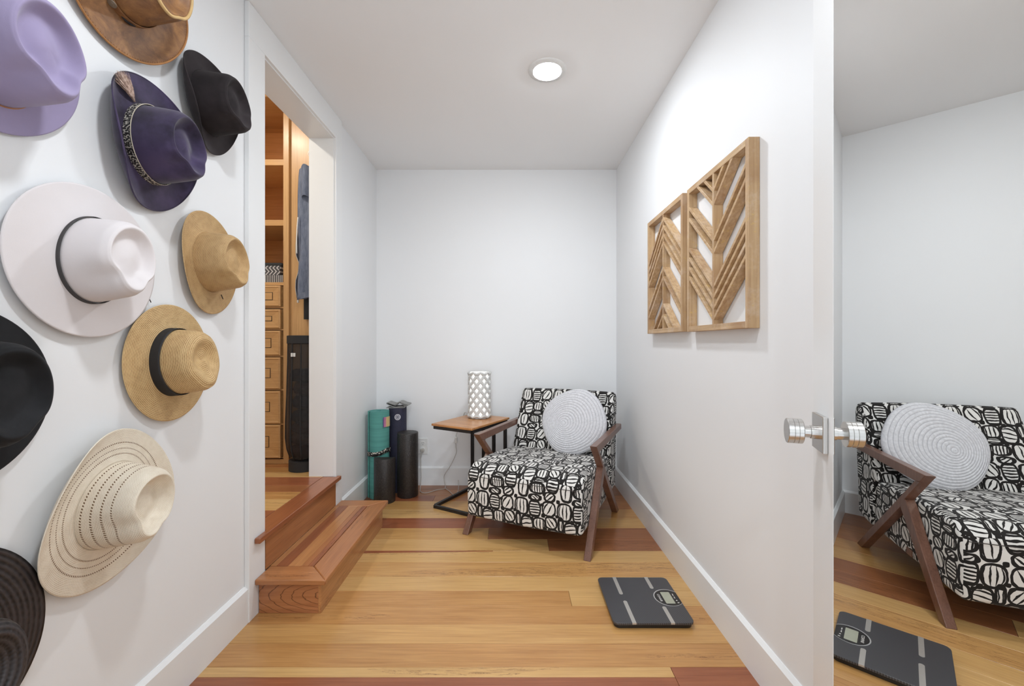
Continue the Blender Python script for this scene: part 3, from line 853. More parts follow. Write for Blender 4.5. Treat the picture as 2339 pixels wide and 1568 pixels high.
mb.grid(48, 2, lambda i, j: (RS*cos(2*pi*i/48), RS*sin(2*pi*i/48), 0.300+0.030*j+0.018*(0.5+0.5*cos(2*pi*i/48-0.6))+ (0.012*exp(-((i-44)/4)**2))), closeu=True)
s_ = mb.build('strap', M['pstrap'], mt, smooth=True); md = s_.modifiers.new('s', 'SOLIDIFY'); md.thickness = 0.002
def curved_tag(nm, a0, a1, z0, z1, mat, rr):
    MB().grid(7, 2, lambda i, j: (rr*cos(a0+(a1-a0)*i/6), rr*sin(a0+(a1-a0)*i/6), z0+(z1-z0)*j)).build(nm, mat, mt, smooth=True)
curved_tag('paper_label', radians(-52), radians(-46), 0.505, 0.575, plain('label_purple', (112, 84, 140), 0.5), R+0.0008)
curved_tag('paper_label', radians(-46), radians(-34), 0.505, 0.575, plain('label_pink', (190, 122, 150), 0.5), R+0.0008)
curved_tag('paper_label', radians(-34), radians(0), 0.505, 0.575, plain('label_cream', (214, 188, 132), 0.5), R+0.0008)

nm_ = thing('yoga_mat', 'rolled navy yoga mat with a white round emblem near its top', 'yoga mat', (-0.853, 3.185, 0))
R2 = 0.0665; mb = MB(); turns = 8; N = 36*turns; vs = []; fs = []
for i in range(N+1):
    th = 2*pi*i/36; r = 0.018+(R2-0.018)*i/N; t = 0.0052
    for rr in (r-t, r):
        for z in (0.0005, 0.618): vs.append((rr*cos(th+1.2), rr*sin(th+1.2), z))
for i in range(N):
    b = i*4; c2 = b+4
    fs += [[b, c2, c2+1, b+1], [b+2, b+3, c2+3, c2+2], [b+1, c2+1, c2+3, b+3], [b, b+2, c2+2, c2]]
mb.add(vs, fs); mb.build('rolled_mat', M['navy'], nm_, smooth=True, angle=40)
ea = radians(-90+15.0); ez = 0.556
def emb(pts2, rr):   # emblem flat pieces wrapped on the roll
    return [(rr*cos(ea+a/R2), rr*sin(ea+a/R2), ez+b) for a, b in pts2]
M['logo_white'] = plain('emblem_white', (226, 226, 232), 0.5)
M['logo_navy'] = plain('emblem_navy', (50, 50, 74), 0.5)
def disc(nm, r0, r1, mat, rr, parent, n=36, cx=0, cy=0, a0=0, a1=2*pi):
    full = abs(a1-a0-2*pi) < 1e-6
    m = n if full else n+1
    inner = [(cx+r0*cos(a0+(a1-a0)*i/n), cy+r0*sin(a0+(a1-a0)*i/n)) for i in range(m)]
    outer = [(cx+r1*cos(a0+(a1-a0)*i/n), cy+r1*sin(a0+(a1-a0)*i/n)) for i in range(m)]
    vs = emb(inner, rr)+emb(outer, rr)
    fs = [[i, (i+1) % m, m+(i+1) % m, m+i] for i in range(m if full else m-1)]
    return MB().add(vs, fs).build(nm, mat, parent, smooth=True)
e_ = disc('emblem', 0.0001, 0.0215, M['logo_white'], R2+0.0008, nm_)
disc('emblem_ring', 0.0145, 0.0165, M['logo_navy'], R2+0.0012, e_)
for k in range(4):
    disc('emblem_petal', 0.0042, 0.0072, M['logo_navy'], R2+0.0012, e_, 18, 0.0068*cos(k*pi/2+pi/4), 0.0068*sin(k*pi/2+pi/4))

# folded grey strap lying on the navy roll
fs_ = thing('folded_stretch_band', 'folded grey stretch band lying on top of the navy yoga mat', 'strap', (-0.853, 3.185, 0.6185))
pts = spline([(-0.070, 0, 0.003), (0.02, 0, 0.004), (0.062, 0, 0.006), (0.066, 0, 0.016), (0.03, 0, 0.012), (-0.005, 0, 0.008), (-0.045, 0, 0.022), (-0.066, 0, 0.034), (-0.060, 0, 0.041), (-0.03, 0, 0.032), (0.0, 0, 0.024), (0.02, 0, 0.040), (0.05, 0, 0.030), (0.082, 0, 0.020), (0.090, 0, 0.026), (0.060, 0, 0.034), (0.028, 0, 0.046), (0.0, 0, 0.034)], 6)
vs = []; fs = []
T = 0.0022
for i, p in enumerate(pts):
    t = (pts[min(i+1, len(pts)-1)]-pts[max(i-1, 0)]).normalized(); nn = Vector((-t.z, 0, t.x))
    for yy in (-0.052, 0.045):
        for sgn in (-1, 1):
            vs.append((p.x+nn.x*T*sgn, yy, max(0.0006, p.z+nn.z*T*sgn)))
for i in range(len(pts)-1):
    b = i*4; c2 = b+4
    fs += [[b, b+1, c2+1, c2], [b+2, c2+2, c2+3, b+3], [b, c2, c2+2, b+2], [b+1, b+3, c2+3, c2+1]]
fs += [[0, 2, 3, 1], [len(pts)*4-4, len(pts)*4-3, len(pts)*4-1, len(pts)*4-2]]
MB().add(vs, fs).build('band', M['grey_strap'], fs_, smooth=True, angle=50)

fr = thing('foam_roller', 'tall round black foam roller standing by the outlet', 'foam roller', (-0.7505, 3.077, 0))
MB().lathe([(0.0005, 0.0005), (0.070, 0.0005), (0.0735, 0.006), (0.0735, 0.450), (0.071, 0.4555), (0.067, 0.457), (0.0005, 0.4555)], 64).build('roller_body', M['foam'], fr, smooth=True, angle=50)
hr = thing('half_foam_roller', 'short half-round black foam roller in front of the teal mat', 'foam roller', (-0.884, 2.968, 0), (0, 0, radians(4)))
mb = MB(); outl = [(0.0725*cos(a), 0.0725*sin(a)) for a in [pi+pi*i/28 for i in range(29)]]
def hull(z, k): return [(x*k, y*k if y < -0.001 else y, z) for x, y in outl]
n_ = len(outl)
vs = hull(0.0005, 0.985)+hull(0.004, 1)+hull(0.301, 1)+hull(0.305, 0.975)
fs = [list(range(n_))[::-1], [3*n_+i for i in range(n_)]]
for r in range(3):
    fs += [[r*n_+i, r*n_+(i+1) % n_, (r+1)*n_+(i+1) % n_, (r+1)*n_+i] for i in range(n_)]
mb.add(vs, fs).build('roller_body', M['foam'], hr, smooth=True, angle=40)

# ------------------------------------------------------------------ bathroom scale
n = NT('carbon_print')
tcv = n.coord(scale=(1, 1, 1), rot=(0, 0, radians(45)))
sx = n.new('ShaderNodeSeparateXYZ'); n.l.new(tcv, sx.inputs[0])
a = n.math('SINE', n.math('MULTIPLY', sx.outputs[0], 1250.0)); b = n.math('SINE', n.math('MULTIPLY', sx.outputs[1], 420.0))
col = n.ramp(n.math('MULTIPLY_ADD', a, 0.35, 0.5), [(0.2, lin((44, 44, 47))), (0.8, lin((84, 83, 86)))])
M['carbon'] = n.fin(col, 0.32, spec=0.5)
M['black_plastic'] = plain('black_plastic', (24, 23, 23), 0.4)
M['electrode'] = plain('silver_electrode', (196, 192, 186), 0.3, 0.55, 0.01)
M['lcd'] = plain('grey_lcd', (168, 170, 152), 0.15, 0.0, 0.01)
M['ring_silver'] = plain('silver_ring', (200, 200, 200), 0.3, 0.5, 0.01)
M['dark_disc'] = plain('display_black', (34, 32, 32), 0.25, 0.0, 0.01)
sc = thing('bathroom_scale', 'dark grey carbon-patterned bathroom scale with four silver foot strips', 'scale', (0.546, 1.796, 0))
hx, hy = 0.1565, 0.160
def rrect(x0, x1, y0, y1, r, n=6):
    out = []
    for cx, cy, a in ((x1-r, y1-r, 0), (x0+r, y1-r, pi/2), (x0+r, y0+r, pi), (x1-r, y0+r, 1.5*pi)):
        out += [(cx+r*cos(a+pi/2*i/n), cy+r*sin(a+pi/2*i/n)) for i in range(n+1)]
    return out
pl = lambda a, b, c: (a, b, c)
MB().prism(rrect(-hx+0.006, hx-0.006, -hy+0.006, hy-0.006, 0.02), pl, 0.001, 0.016).build('scale_base', M['black_plastic'], sc, bevel=0.002)
MB().prism(rrect(-hx, hx, -hy, hy, 0.022), pl, 0.0162, 0.0250).build('platform', M['carbon'], sc, bevel=0.0015)
def strip(x, y0, y1, rounded_end):
    w_ = 0.0078; r = w_; out = []
    if rounded_end > 0: out = [(x-w_, y0), (x+w_, y0)]+[(x+r*cos(pi*i/8), y1-r+r*sin(pi*i/8)) for i in range(9)]
    else: out = [(x+w_, y1), (x-w_, y1)]+[(x+r*cos(pi+pi*i/8), y0+r+r*sin(pi+pi*i/8)) for i in range(9)]
    o = MB().prism(out, pl, 0.0250, 0.0254); 
    ye = y0 if rounded_end > 0 else y1
    s1 = -1 if rounded_end > 0 else 1
    o.box(x-w_, x+w_, min(ye, ye+s1*0.0006), max(ye, ye+s1*0.0006), 0.0195, 0.0253)
    o.build('foot_electrode', M['electrode'], sc)
strip(-0.077, -hy, -0.018, 1); strip(0.071, -hy, -0.057, 1); strip(-0.079, 0.026, hy, -1); strip(0.066, 0.068, hy, -1)
cxr, cyr, rr_ = 0.113, 0.003, 0.0565
a0 = math.acos(min(1, (hx-0.0005-cxr)/rr_))
arc = [(cxr+rr_*cos(a0+(2*pi-2*a0)*i/40), cyr+rr_*sin(a0+(2*pi-2*a0)*i/40)) for i in range(41)]
MB().prism(arc, pl, 0.0250, 0.0253).build('display_bezel', M['dark_disc'], sc)
vs = []; fs = []
for i in range(41):
    th = a0+(2*pi-2*a0)*i/40
    wd = 0.0028+0.0016*cos(th-pi*0.8)
    for rad_ in (rr_, rr_+wd):
        xx = min(cxr+rad_*cos(th), hx-0.0004); vs += [(xx, cyr+rad_*sin(th), 0.0250), (xx, cyr+rad_*sin(th), 0.0256)]
for i in range(40):
    b = i*4; c2 = b+4
    fs += [[b, c2, c2+1, b+1], [b+2, b+3, c2+3, c2+2], [b+1, c2+1, c2+3, b+3]]
MB().add(vs, fs).build('display_ring', M['ring_silver'], sc)
MB().prism(rrect(0.090, 0.128, -0.038, 0.043, 0.003, 3), pl, 0.0253, 0.0255).build('lcd', M['lcd'], sc)
def text(body, size, loc, rotz, mat, parent, name='lettering', ext=0.0002, rot=None):
    cu = bpy.data.curves.new('lettering', 'FONT'); cu.body = body; cu.size = size; cu.extrude = ext
    cu.align_x = 'CENTER'; cu.align_y = 'CENTER'
    to = bpy.data.objects.new('tmp', cu); C.objects.link(to)
    bpy.context.view_layer.update()
    me = bpy.data.meshes.new_from_object(to.evaluated_get(bpy.context.evaluated_depsgraph_get()))
    bpy.data.objects.remove(to, do_unlink=True)
    me.materials.clear(); me.materials.append(mat); me.name = name
    o = bpy.data.objects.new(name, me); link(o, parent)
    o.location = loc; o.rotation_euler = rot or (0, 0, rotz)
    return o
M['print_white'] = plain('white_print', (214, 212, 208), 0.5)
text('CONAIR', 0.0135, (0.0755, 0.002, 0.0256), -pi/2, M['print_white'], sc)
for y0_, y1_ in ((0.030, 0.016), (0.010, -0.003)):
    MB().box(0.1365, 0.1395, y1_, y0_, 0.0253, 0.0256).build('printed_mark', M['print_white'], sc)
MB().lathe([(0.0002, 0), (0.0030, 0), (0.0030, 0.0003), (0.0002, 0.0003)], 14, lambda x, y, z: (0.140+x, -0.0165+y, 0.0253+z)).build('printed_mark', M['print_white'], sc)
MB().box(0.138, 0.145, -0.0345, -0.030, 0.0253, 0.0256).build('printed_mark', M['print_white'], sc)

# ------------------------------------------------------------------ hats on the left wall
def felt(name, rgb, sheen=0.25, mott=0.10, dark=None):
    n = NT(name); c = lin(rgb)
    a = n.noise(n.coord(rnd=3.0), 9, 4, 0.6); b = n.noise(n.coord(scale=(1, 1, 1)), 420, 2)
    d = lin(dark) if dark else tuple(q*(1-mott*2) for q in c[:3])+(1,)
    col = n.ramp(a, [(0.32, d), (0.66, c)])
    n.bump(b, 0.18, 0.0006)
    return n.fin(col, 0.82, sheen=sheen, spec=0.2)
def straw(name, rgb, dark, pitch=0.0042, cross=520, strength=0.5, lace=None, glossy=0.6):
    n = NT(name)
    uv = n.new('ShaderNodeTexCoord').outputs['UV']; s = n.new('ShaderNodeSeparateXYZ'); n.l.new(uv, s.inputs[0])
    u, v = s.outputs[0], s.outputs[1]
    ring = n.math('SINE', n.math('MULTIPLY', v, 2*pi/pitch))
    cr = n.math('SINE', n.math('MULTIPLY_ADD', u, cross, n.math('MULTIPLY', n.math('FLOOR', n.math('DIVIDE', v, pitch)), 3.0)))
    h = n.math('MULTIPLY_ADD', ring, 0.8, n.math('MULTIPLY', cr, 0.22))
    nz = n.noise(n.coord(), 60, 3)
    f = n.math('MULTIPLY_ADD', h, 0.28, n.math('MULTIPLY_ADD', nz, 0.5, 0.25))
    col = n.ramp(f, [(0.12, lin(dark)), (0.62, lin(rgb))])
    if lace:
        m = None
        for v0, w_ in lace:
            k = n.math('LESS_THAN', n.math('ABSOLUTE', n.math('SUBTRACT', v, v0)), w_)
            m = k if m is None else n.math('MAXIMUM', m, k)
        dash = n.math('GREATER_THAN', n.math('SINE', n.math('MULTIPLY_ADD', u, 1050, n.math('MULTIPLY', v, 500))), 0.05)
        m = n.math('MULTIPLY', m, dash)
        col = n.mix(m, col, lin((118, 92, 66)))
    n.bump(h, strength, 0.0009)
    return n.fin(col, glossy, spec=0.3)

HB = Vector((0, 0, 0))
def sm(x): x = max(0.0, min(1.0, x)); return x*x*(3-2*x)
def hat(label, group, Y, Z, roll, tilt, off, crown, brim, mc, mb_, band=None, dent=0.022, pinch=0.16, taper=0.14,
        curl=0.0, back_up=0.0, front_dn=0.0, edge=None, edge_r=0.0016, rimdrop=0.0, bump_c=0.35, flat=False, wavy=0.0, thick=0.0022):
    r = radians(roll); tl = radians(tilt)
    up = Vector((1, 0, 0)); fr = Vector((0, sin(r), -cos(r))); sd = Vector((0, -cos(r), -sin(r)))
    up2 = up*cos(tl)+fr*sin(tl); fr2 = fr*cos(tl)-up*sin(tl)
    t = thing('hat', label, 'hat', (XL+off, Y, Z), group=group)
    t.rotation_mode = 'QUATERNION'
    t.rotation_quaternion = Matrix((sd, fr2, up2)).transposed().to_quaternion()
    a, b, H = crown; hs, bf, bb = brim
    N = 96
    def sph(i): return 2*pi*(i % N)/N
    def base(ph, z=0.0):
        return Vector((a*sin(ph), b*cos(ph), z))
    def phi_s(ph): return ph if ph <= pi else ph-2*pi
    def rim_h(ph): return H*(1+0.06*cos(ph)+0.03*cos(2*ph))
    def wall(ph, s):
        f = phi_s(ph)
        k = 1-taper*s**1.4-0.055*sm((s-0.80)/0.2)**2
        g = exp(-((abs(f)-0.80)/0.36)**2)
        k *= 1-pinch*sm((s-0.15)/0.8)*g
        p = base(ph)*k
        p.y += -0.004*s
        p.z = rim_h(ph)*(s if s < 0.86 else 0.86+(s-0.86)*0.9)
        return p
    def top(ph, rho):
        rim = wall(ph, 1.0); c0 = Vector((0, -0.006, 0))
        p = c0+(Vector((rim.x, rim.y, 0))-c0)*rho
        e = (1-rho)
        z = rim.z+0.006*sm(e/0.10)-0.002*0
        if flat: z = rim.z+0.006*sm(e/0.2)-dent*sm((e-0.15)/0.5)
        else:
            z -= (dent+0.006)*sm((e-0.03)/0.46)
            z += dent*bump_c*exp(-(rho/0.42)**2)
            z = z*(1-sm(e)) + sm(e)*(H*1.03-dent+dent*bump_c*exp(-(rho/0.42)**2))
        p.z = z
        return p
    NW, NTp = 22, 22
    rowsP = []
    for j in range(NW+1): rowsP.append(('w', j/NW))
    for rho in (0.975, 0.95, 0.92, 0.88, 0.84, 0.79, 0.73, 0.66, 0.58, 0.49, 0.40, 0.30, 0.20, 0.10, 0.02): rowsP.append(('t', rho))
    vcoord = []; acc = 0.0; last = None
    for kind, q in rowsP:
        p = wall(pi/2, q) if kind == 'w' else top(pi/2, q)
        if last is not None: acc += (p-last).length
        last = p; vcoord.append(acc)
    def rad_of(j):
        kind, q = rowsP[j]; return 1.0 if kind == 'w' else q
    mb = MB()
    def P(i, j):
        kind, q = rowsP[j]; ph = sph(i)
        return wall(ph, q) if kind == 'w' else top(ph, q)
    mb.grid(N, len(rowsP), P, lambda i, j: (2*pi*i/N*0.09, vcoord[j]+0.5), closeu=True)
    mb.f.append([len(mb.v)-N+k for k in range(N)])
    cr = mb.build('crown', mc, t, smooth=True, subsurf=1)
    # brim
    def brimp(ph, q):
        p0 = base(ph, 0.0)*0.995
        f = phi_s(ph); L = bf if cos(ph) > 0 else bb
        o = Vector((hs*sin(ph), L*cos(ph), 0))
        p = p0+(o-p0)*q
        sn = abs(sin(ph))
        p.z = 0.004+curl*(q**2.2)*(sn**2.5)-front_dn*q**1.5*max(0, cos(ph))**1.5+back_up*q**2*max(0, -cos(ph))**2
        p.z += wavy*q*sin(3*ph+0.7)
        if curl: p.x *= 1-0.22*curl/0.05*(q**3)*(sn**2)*0.6
        p.z += 0.006*(1-q)**3
        return p
    NB = 22
    rb = (Vector((hs, 0, 0))-Vector((a, 0, 0))).length
    for surf in (0,):
        mb = MB()
        mb.grid(N, NB+1, lambda i, j: brimp(sph(i), j/NB), lambda i, j: (2*pi*i/N*0.16, rb*j/NB), closeu=True)
        br = mb.build('brim', mb_, t, smooth=True)
        md = br.modifiers.new('s', 'SOLIDIFY'); md.thickness = thick; md.offset = 0
    if edge:
        MB().tube([brimp(2*pi*i/N, 1.0) for i in range(N)], edge_r, 8, closed=True).build('brim_edge', edge, t, smooth=True)
    if band:
        hb, mband, kind = band
        if kind == 'ribbon' or kind == 'leather':
            mb = MB()
            def Q(i, j):
                s = (0.004+hb*j/5)/H
                p = wall(sph(i), s); k = 1+0.0022/0.09
                return Vector((p.x*k, p.y*k, p.z+0.003))
            mb.grid(N, 6, Q, lambda i, j: (2*pi*i/N*0.09, hb*j/5), closeu=True)
            bd = mb.build('hat_band', mband, t, smooth=True)
            md = bd.modifiers.new('s', 'SOLIDIFY'); md.thickness = 0.0014; md.offset = 1
        else:
            mb = MB(); mb.tube([Vector((p.x*1.012, p.y*1.012, 0.008)) for p in [wall(2*pi*i/N, 0.08) for i in range(N)]], hb, 8, closed=True)
            bd = mb.build('hat_band', mband, t, smooth=True)
    # hook on the wall, inside the crown
    t['_up'] = 0
    del t['_up']
    return t, wall, top, brimp, base

M['f_white'] = felt('felt_white', (228, 222, 222), 0.1, 0.02)
M['f_lilac'] = felt('felt_lilac', (160, 149, 182), 0.2, 0.05)
M['f_purple'] = felt('felt_purple', (76, 65, 96), 0.3, 0.1, (30, 26, 38))
M['f_brownblack'] = felt('felt_brown_black', (56, 50, 52), 0.05, 0.1, (34, 30, 31))
M['f_black'] = felt('felt_black', (38, 38, 40), 0.04, 0.1, (24, 24, 25))
M['band_black'] = plain('black_ribbon', (40, 40, 42), 0.75, bump=0.1, nscale=300)
M['band_grey'] = plain('charcoal_ribbon', (66, 64, 64), 0.7)
M['band_dark'] = plain('dark_felt_band', (44, 38, 40), 0.7)
M['cord_dark'] = plain('dark_cord', (60, 46, 36), 0.6)
M['cord_tan'] = plain('tan_leather_cord', (176, 120, 70), 0.6)
M['s_tan'] = straw('straw_tan', (216, 184, 134), (156, 120, 78), 0.0046)
M['s_tan2'] = straw('straw_tan_fine', (206, 172, 124), (148, 114, 74), 0.0034, 700)
M['s_black'] = straw('straw_black', (66, 60, 60), (20, 18, 18), 0.0105, 420, 1.0, glossy=0.45)
lace_b = [(0.022, 0.0016), (0.036, 0.0012), (0.052, 0.0017)]
lace_c = [(0.5+0.022, 0.002), (0.5+0.042, 0.002), (0.5+0.062, 0.002), (0.5+0.082, 0.0016)]
M['s_cream'] = straw('straw_cream', (240, 230, 212), (208, 190, 166), 0.0028, 900, 0.35, lace_b+lace_c)
n = NT('oiled_leather')
a = n.noise(n.coord(), 16, 5, 0.7, 0.5); b = n.noise(n.coord(), 90, 3)
col = n.ramp(a, [(0.28, lin((98, 68, 46))), (0.5, lin((136, 96, 62))), (0.75, lin((178, 130, 80)))])
n.bump(b, 0.12, 0.0006)
M['leather'] = n.fin(col, 0.5, spec=0.4)
M['leather_edge'] = plain('tan_leather_edge', (168, 116, 64), 0.55, nscale=90)
M['leather_hi'] = plain('light_leather_fold', (206, 172, 116), 0.5)
GR = 'hats hung on the left wall'

hat('wide-brimmed ivory felt hat with a narrow dark ribbon on the wall', GR, 1.048, 1.300, -8, 0, 0.012, (0.084, 0.104, 0.112), (0.186, 0.188, 0.180),
    M['f_white'], M['f_white'], (0.012, M['band_grey'], 'ribbon'), dent=0.020, pinch=0.17)
t, wf, tf, bf_, ba = hat('lilac felt fedora at the upper left corner of the wall', GR, 0.845, 1.685, 14, 4, 0.016, (0.086, 0.108, 0.128), (0.168, 0.160, 0.165),
    M['f_lilac'], M['f_lilac'], (0.0030, M['cord_tan'], 'cord'), dent=0.026, pinch=0.18, curl=0.012)
t, wf, tf, bf_, ba = hat('brown oiled leather hat with a stitched brim and concho band at the top', GR, 1.135, 2.052, -20, 6, 0.030, (0.086, 0.104, 0.118), (0.178, 0.188, 0.172),
    M['leather'], M['leather'], (0.018, M['leather'], 'leather'), dent=0.02, pinch=0.10, curl=0.022, edge=M['leather_edge'], edge_r=0.0026)
# stitching, concho and the pale fold round the crown top
hn = t
N2 = 150
mb = MB()
for i in range(N2):
    p0 = bf_(2*pi*i/N2, 0.955); p1 = bf_(2*pi*i/N2, 0.925)
    u = Vector((0, 0, 0.0022))
    mb.tube([p0+u, p1+u], 0.0007, 4)
mb.build('stitching', M['leather_edge'], hn, smooth=True)['kind'] = 'stuff'
MB().tube([wf(2*pi*i/72, 0.985)+Vector((0, 0, 0.004)) for i in range(72)], 0.0042, 8, closed=True).build('crown_piping', M['leather_hi'], hn, smooth=True)
M['concho'] = plain('antique_silver', (150, 140, 124), 0.4, 0.4, 0.1)
MB().tube([(lambda p: p+Vector((p.x, p.y, 0)).normalized()*0.004+Vector((0, 0, 0.003)))(wf(radians(-34+2.6*i), 0.10)) for i in range(11)], [0.001+0.0032*sin(pi*i/10) for i in range(11)], 8).build('band_lacing', M['band_black'], hn, smooth=True)
for f in (radians(12), radians(46), radians(80)):
    c0 = wf(f, 0.13); out = Vector((c0.x, c0.y, 0)).normalized()
    cc = c0+out*0.0075+Vector((0, 0, 0.003))
    tx = Vector((0, 0, 1)).cross(out)
    def cf(x, y, z): return cc+tx*x+Vector((0, 0, 1))*y+out*z
    c_ = MB().lathe([(0.0002, 0.002), (0.004, 0.0022), (0.0045, 0.001), (0.008, 0.0016), (0.0098, 0.0008), (0.0098, -0.001), (0.0002, -0.001)], 28, lambda x, y, z: cf(x, y, z)).build('concho', M['concho'], hn, smooth=True, angle=40)

t, wf, tf, bf_, ba = hat('dark purple felt western hat with curled brim, embroidered band and feather tuft', GR, 1.205, 1.655, 17, 3, 0.018, (0.083, 0.103, 0.128), (0.156, 0.176, 0.178),
    M['f_purple'], M['f_purple'], None, dent=0.028, pinch=0.19, curl=0.046, taper=0.16, edge=M['f_purple'], edge_r=0.0022)
n = NT('embroidered_band')
a = n.noise(n.coord('UV', (1, 1, 1)), 260, 2); 
M['emb'] = n.fin(n.mix(n.ramp(a, [(0.49, (0, 0, 0, 1)), (0.53, (1, 1, 1, 1))], 'CONSTANT'), lin((32, 28, 30)), lin((196, 190, 180))), 0.8)
mb = MB(); N = 96
mb.grid(N, 6, lambda i, j: (lambda p: Vector((p.x*1.03, p.y*1.03, p.z+0.003)))(wf(2*pi*(i % N)/N, (0.004+0.023*j/5)/0.128)), lambda i, j: (i/N*0.6, 0.017*j/5), closeu=True)
bd = mb.build('hat_band', M['emb'], t, smooth=True)
M['twine'] = plain('cream_twine', (206, 196, 176), 0.8)
for s_ in (0.006, 0.0295):
    mb = MB(); mb.tube([(lambda p: Vector((p.x*1.032, p.y*1.032, s_)))(wf(2*pi*i/N, s_/0.128)) for i in range(N)], 0.0011, 6, closed=True)
    mb.build('twine', M['twine'], bd, smooth=True)
# feather tuft behind the band on the back-left
mb = MB(); random.seed(3)
fb = Vector((0.030, -0.104, 0.012))
for k in range(520):
    a = random.uniform(-0.40, 0.40)*random.uniform(0.3, 1); L = random.uniform(0.045, 0.078)*(1-0.25*abs(a))
    d = Vector((0.70+1.2*a, -1.0+0.6*a, random.uniform(0.0, 0.28))).normalized()
    e = fb+d*L; m_ = fb+d*L*0.5+Vector((0, 0, 0.004))
    mb.tube([fb+Vector((random.uniform(-1, 1)*0.001, 0, random.uniform(0, 1)*0.003)), m_, e], [0.0005, 0.0007, 0.0002], 4)
n = NT('feather_fluff'); M['feather'] = n.fin(n.ramp(n.noise(n.coord(), 130, 3), [(0.3, lin((132, 104, 90))), (0.55, lin((204, 176, 160))), (0.8, lin((228, 210, 198)))]), 0.8)
fe = mb.build('feather_tuft', M['feather'], t, smooth=True); fe['kind'] = 'stuff'

hat('brown-black felt fedora beside the closet casing', GR, 1.438, 1.902, 26, 2, 0.016, (0.080, 0.098, 0.118), (0.132, 0.158, 0.152),
    M['f_brownblack'], M['f_brownblack'], (0.0022, M['band_dark'], 'cord'), dent=0.022, pinch=0.16, curl=0.045)
t, wf, tf, bf_, ba = hat('small fine-woven tan straw fedora with a thin dark cord beside the casing', GR, 1.456, 1.372, 12, 0, 0.010, (0.080, 0.100, 0.108), (0.136, 0.176, 0.170),
    M['s_tan2'], M['s_tan2'], (0.0016, M['cord_dark'], 'cord'), dent=0.022, pinch=0.18, curl=0.016)
MB().tube([Vector((-0.030, 0.112, 0.012)), Vector((-0.034, 0.128, 0.014))], 0.0016, 6).build('cord_end', M['cord_dark'], t, smooth=True)
hat('tan straw hat with a wide black ribbon, braided in rings', GR, 1.296, 1.040, 6, 0, 0.010, (0.082, 0.100, 0.110), (0.162, 0.178, 0.174),
    M['s_tan'], M['s_tan'], (0.032, M['band_black'], 'ribbon'), dent=0.014, pinch=0.07, flat=True, taper=0.12)
hat('cream openwork straw hat with floppy brim and rows of lace holes', GR, 1.088, 0.688, -26, 2, 0.018, (0.088, 0.106, 0.125), (0.178, 0.205, 0.190),
    M['s_cream'], M['s_cream'], None, dent=0.030, pinch=0.17, curl=0.035, taper=0.2, wavy=0.004, bump_c=0.0)
hat('large black felt hat at the left edge below the ivory hat', GR, 0.785, 1.000, -12, 0, 0.012, (0.088, 0.108, 0.125), (0.172, 0.178, 0.172),
    M['f_black'], M['f_black'], (0.0022, M['band_dark'], 'cord'), dent=0.016, pinch=0.12, bump_c=0.1)
hat('black braided straw sun hat at the lower left corner', GR, 0.745, 0.508, -8, 0, 0.012, (0.086, 0.102, 0.120), (0.200, 0.195, 0.215),
    M['s_black'], M['s_black'], None, dent=0.012, pinch=0.05, flat=True, taper=0.12)
# loose end of the ivory hat's ribbon cord
hk = thing('wall_hook', 'small black hook end beside the brim of the ivory hat', 'hook', (XL+0.0002, 1.222, 1.232))
MB().tube([Vector((0.0, 0.0, 0.0)), Vector((0.006, 0.001, 0.001)), Vector((0.008, 0.006, -0.010)), Vector((0.008, 0.010, -0.017))], 0.0012, 6).build('hook_pin', M['black_metal'], hk, smooth=True)

# ------------------------------------------------------------------ closet built-in
CF = 2.76                                             # front plane of the cabinet
def hz(py, Y=CF): return CAMH-(py-784)/F*Y
def hx_(px, Y=CF): return (px-1169.5)/F*Y
cab = thing('closet_cabinet', 'tall maple closet cabinet with open shelves above six drawers', 'cabinet', (-1.70, CF+0.2, LH))
cx1 = hx_(659.5); sx1 = hx_(647.0); cx0 = -2.02; sx0 = cx0+0.04
ztop = hz(222)
cp = lambda nm, mb, m, **k: part(nm, mb, m, cab, **k)
cp('side_panel', MB().box(sx1, cx1, CF, CF+0.42, LH+0.001, ztop), CW['z'], bevel=0.001)
cp('side_panel', MB().box(cx0, sx0, CF, CF+0.42, LH+0.001, ztop), CW['z'])
cp('back_panel', MB().box(sx0, sx1, CF+0.405, CF+0.42, LH+0.03, ztop), CW['in'])
cp('top_panel', MB().box(cx0, cx1, CF-0.006, CF+0.42, ztop, ztop+0.022), CW['x'], bevel=0.001)
for ya, yb_ in ((364, 377.5), (502.5, 515.5)):
    cp('shelf', MB().box(sx0, sx1, CF+0.002, CF+0.405, hz(yb_), hz(ya)), CW['x'], bevel=0.001)
cp('shelf', MB().box(sx0, sx1, CF+0.002, CF+0.405, hz(652), hz(645)), CW['x'])
drs = [(653.5, 701, 668.5, 686.5), (707.5, 751.5, 722.5, 734.5), (756.5, 812.5, 773, 795), (817, 889, 841, 863.5), (893.5, 967.5, 918, 940.5), (970.5, 1046, 996, 1021.5)]
dx0, dx1 = sx0+0.012, hx_(643.0)
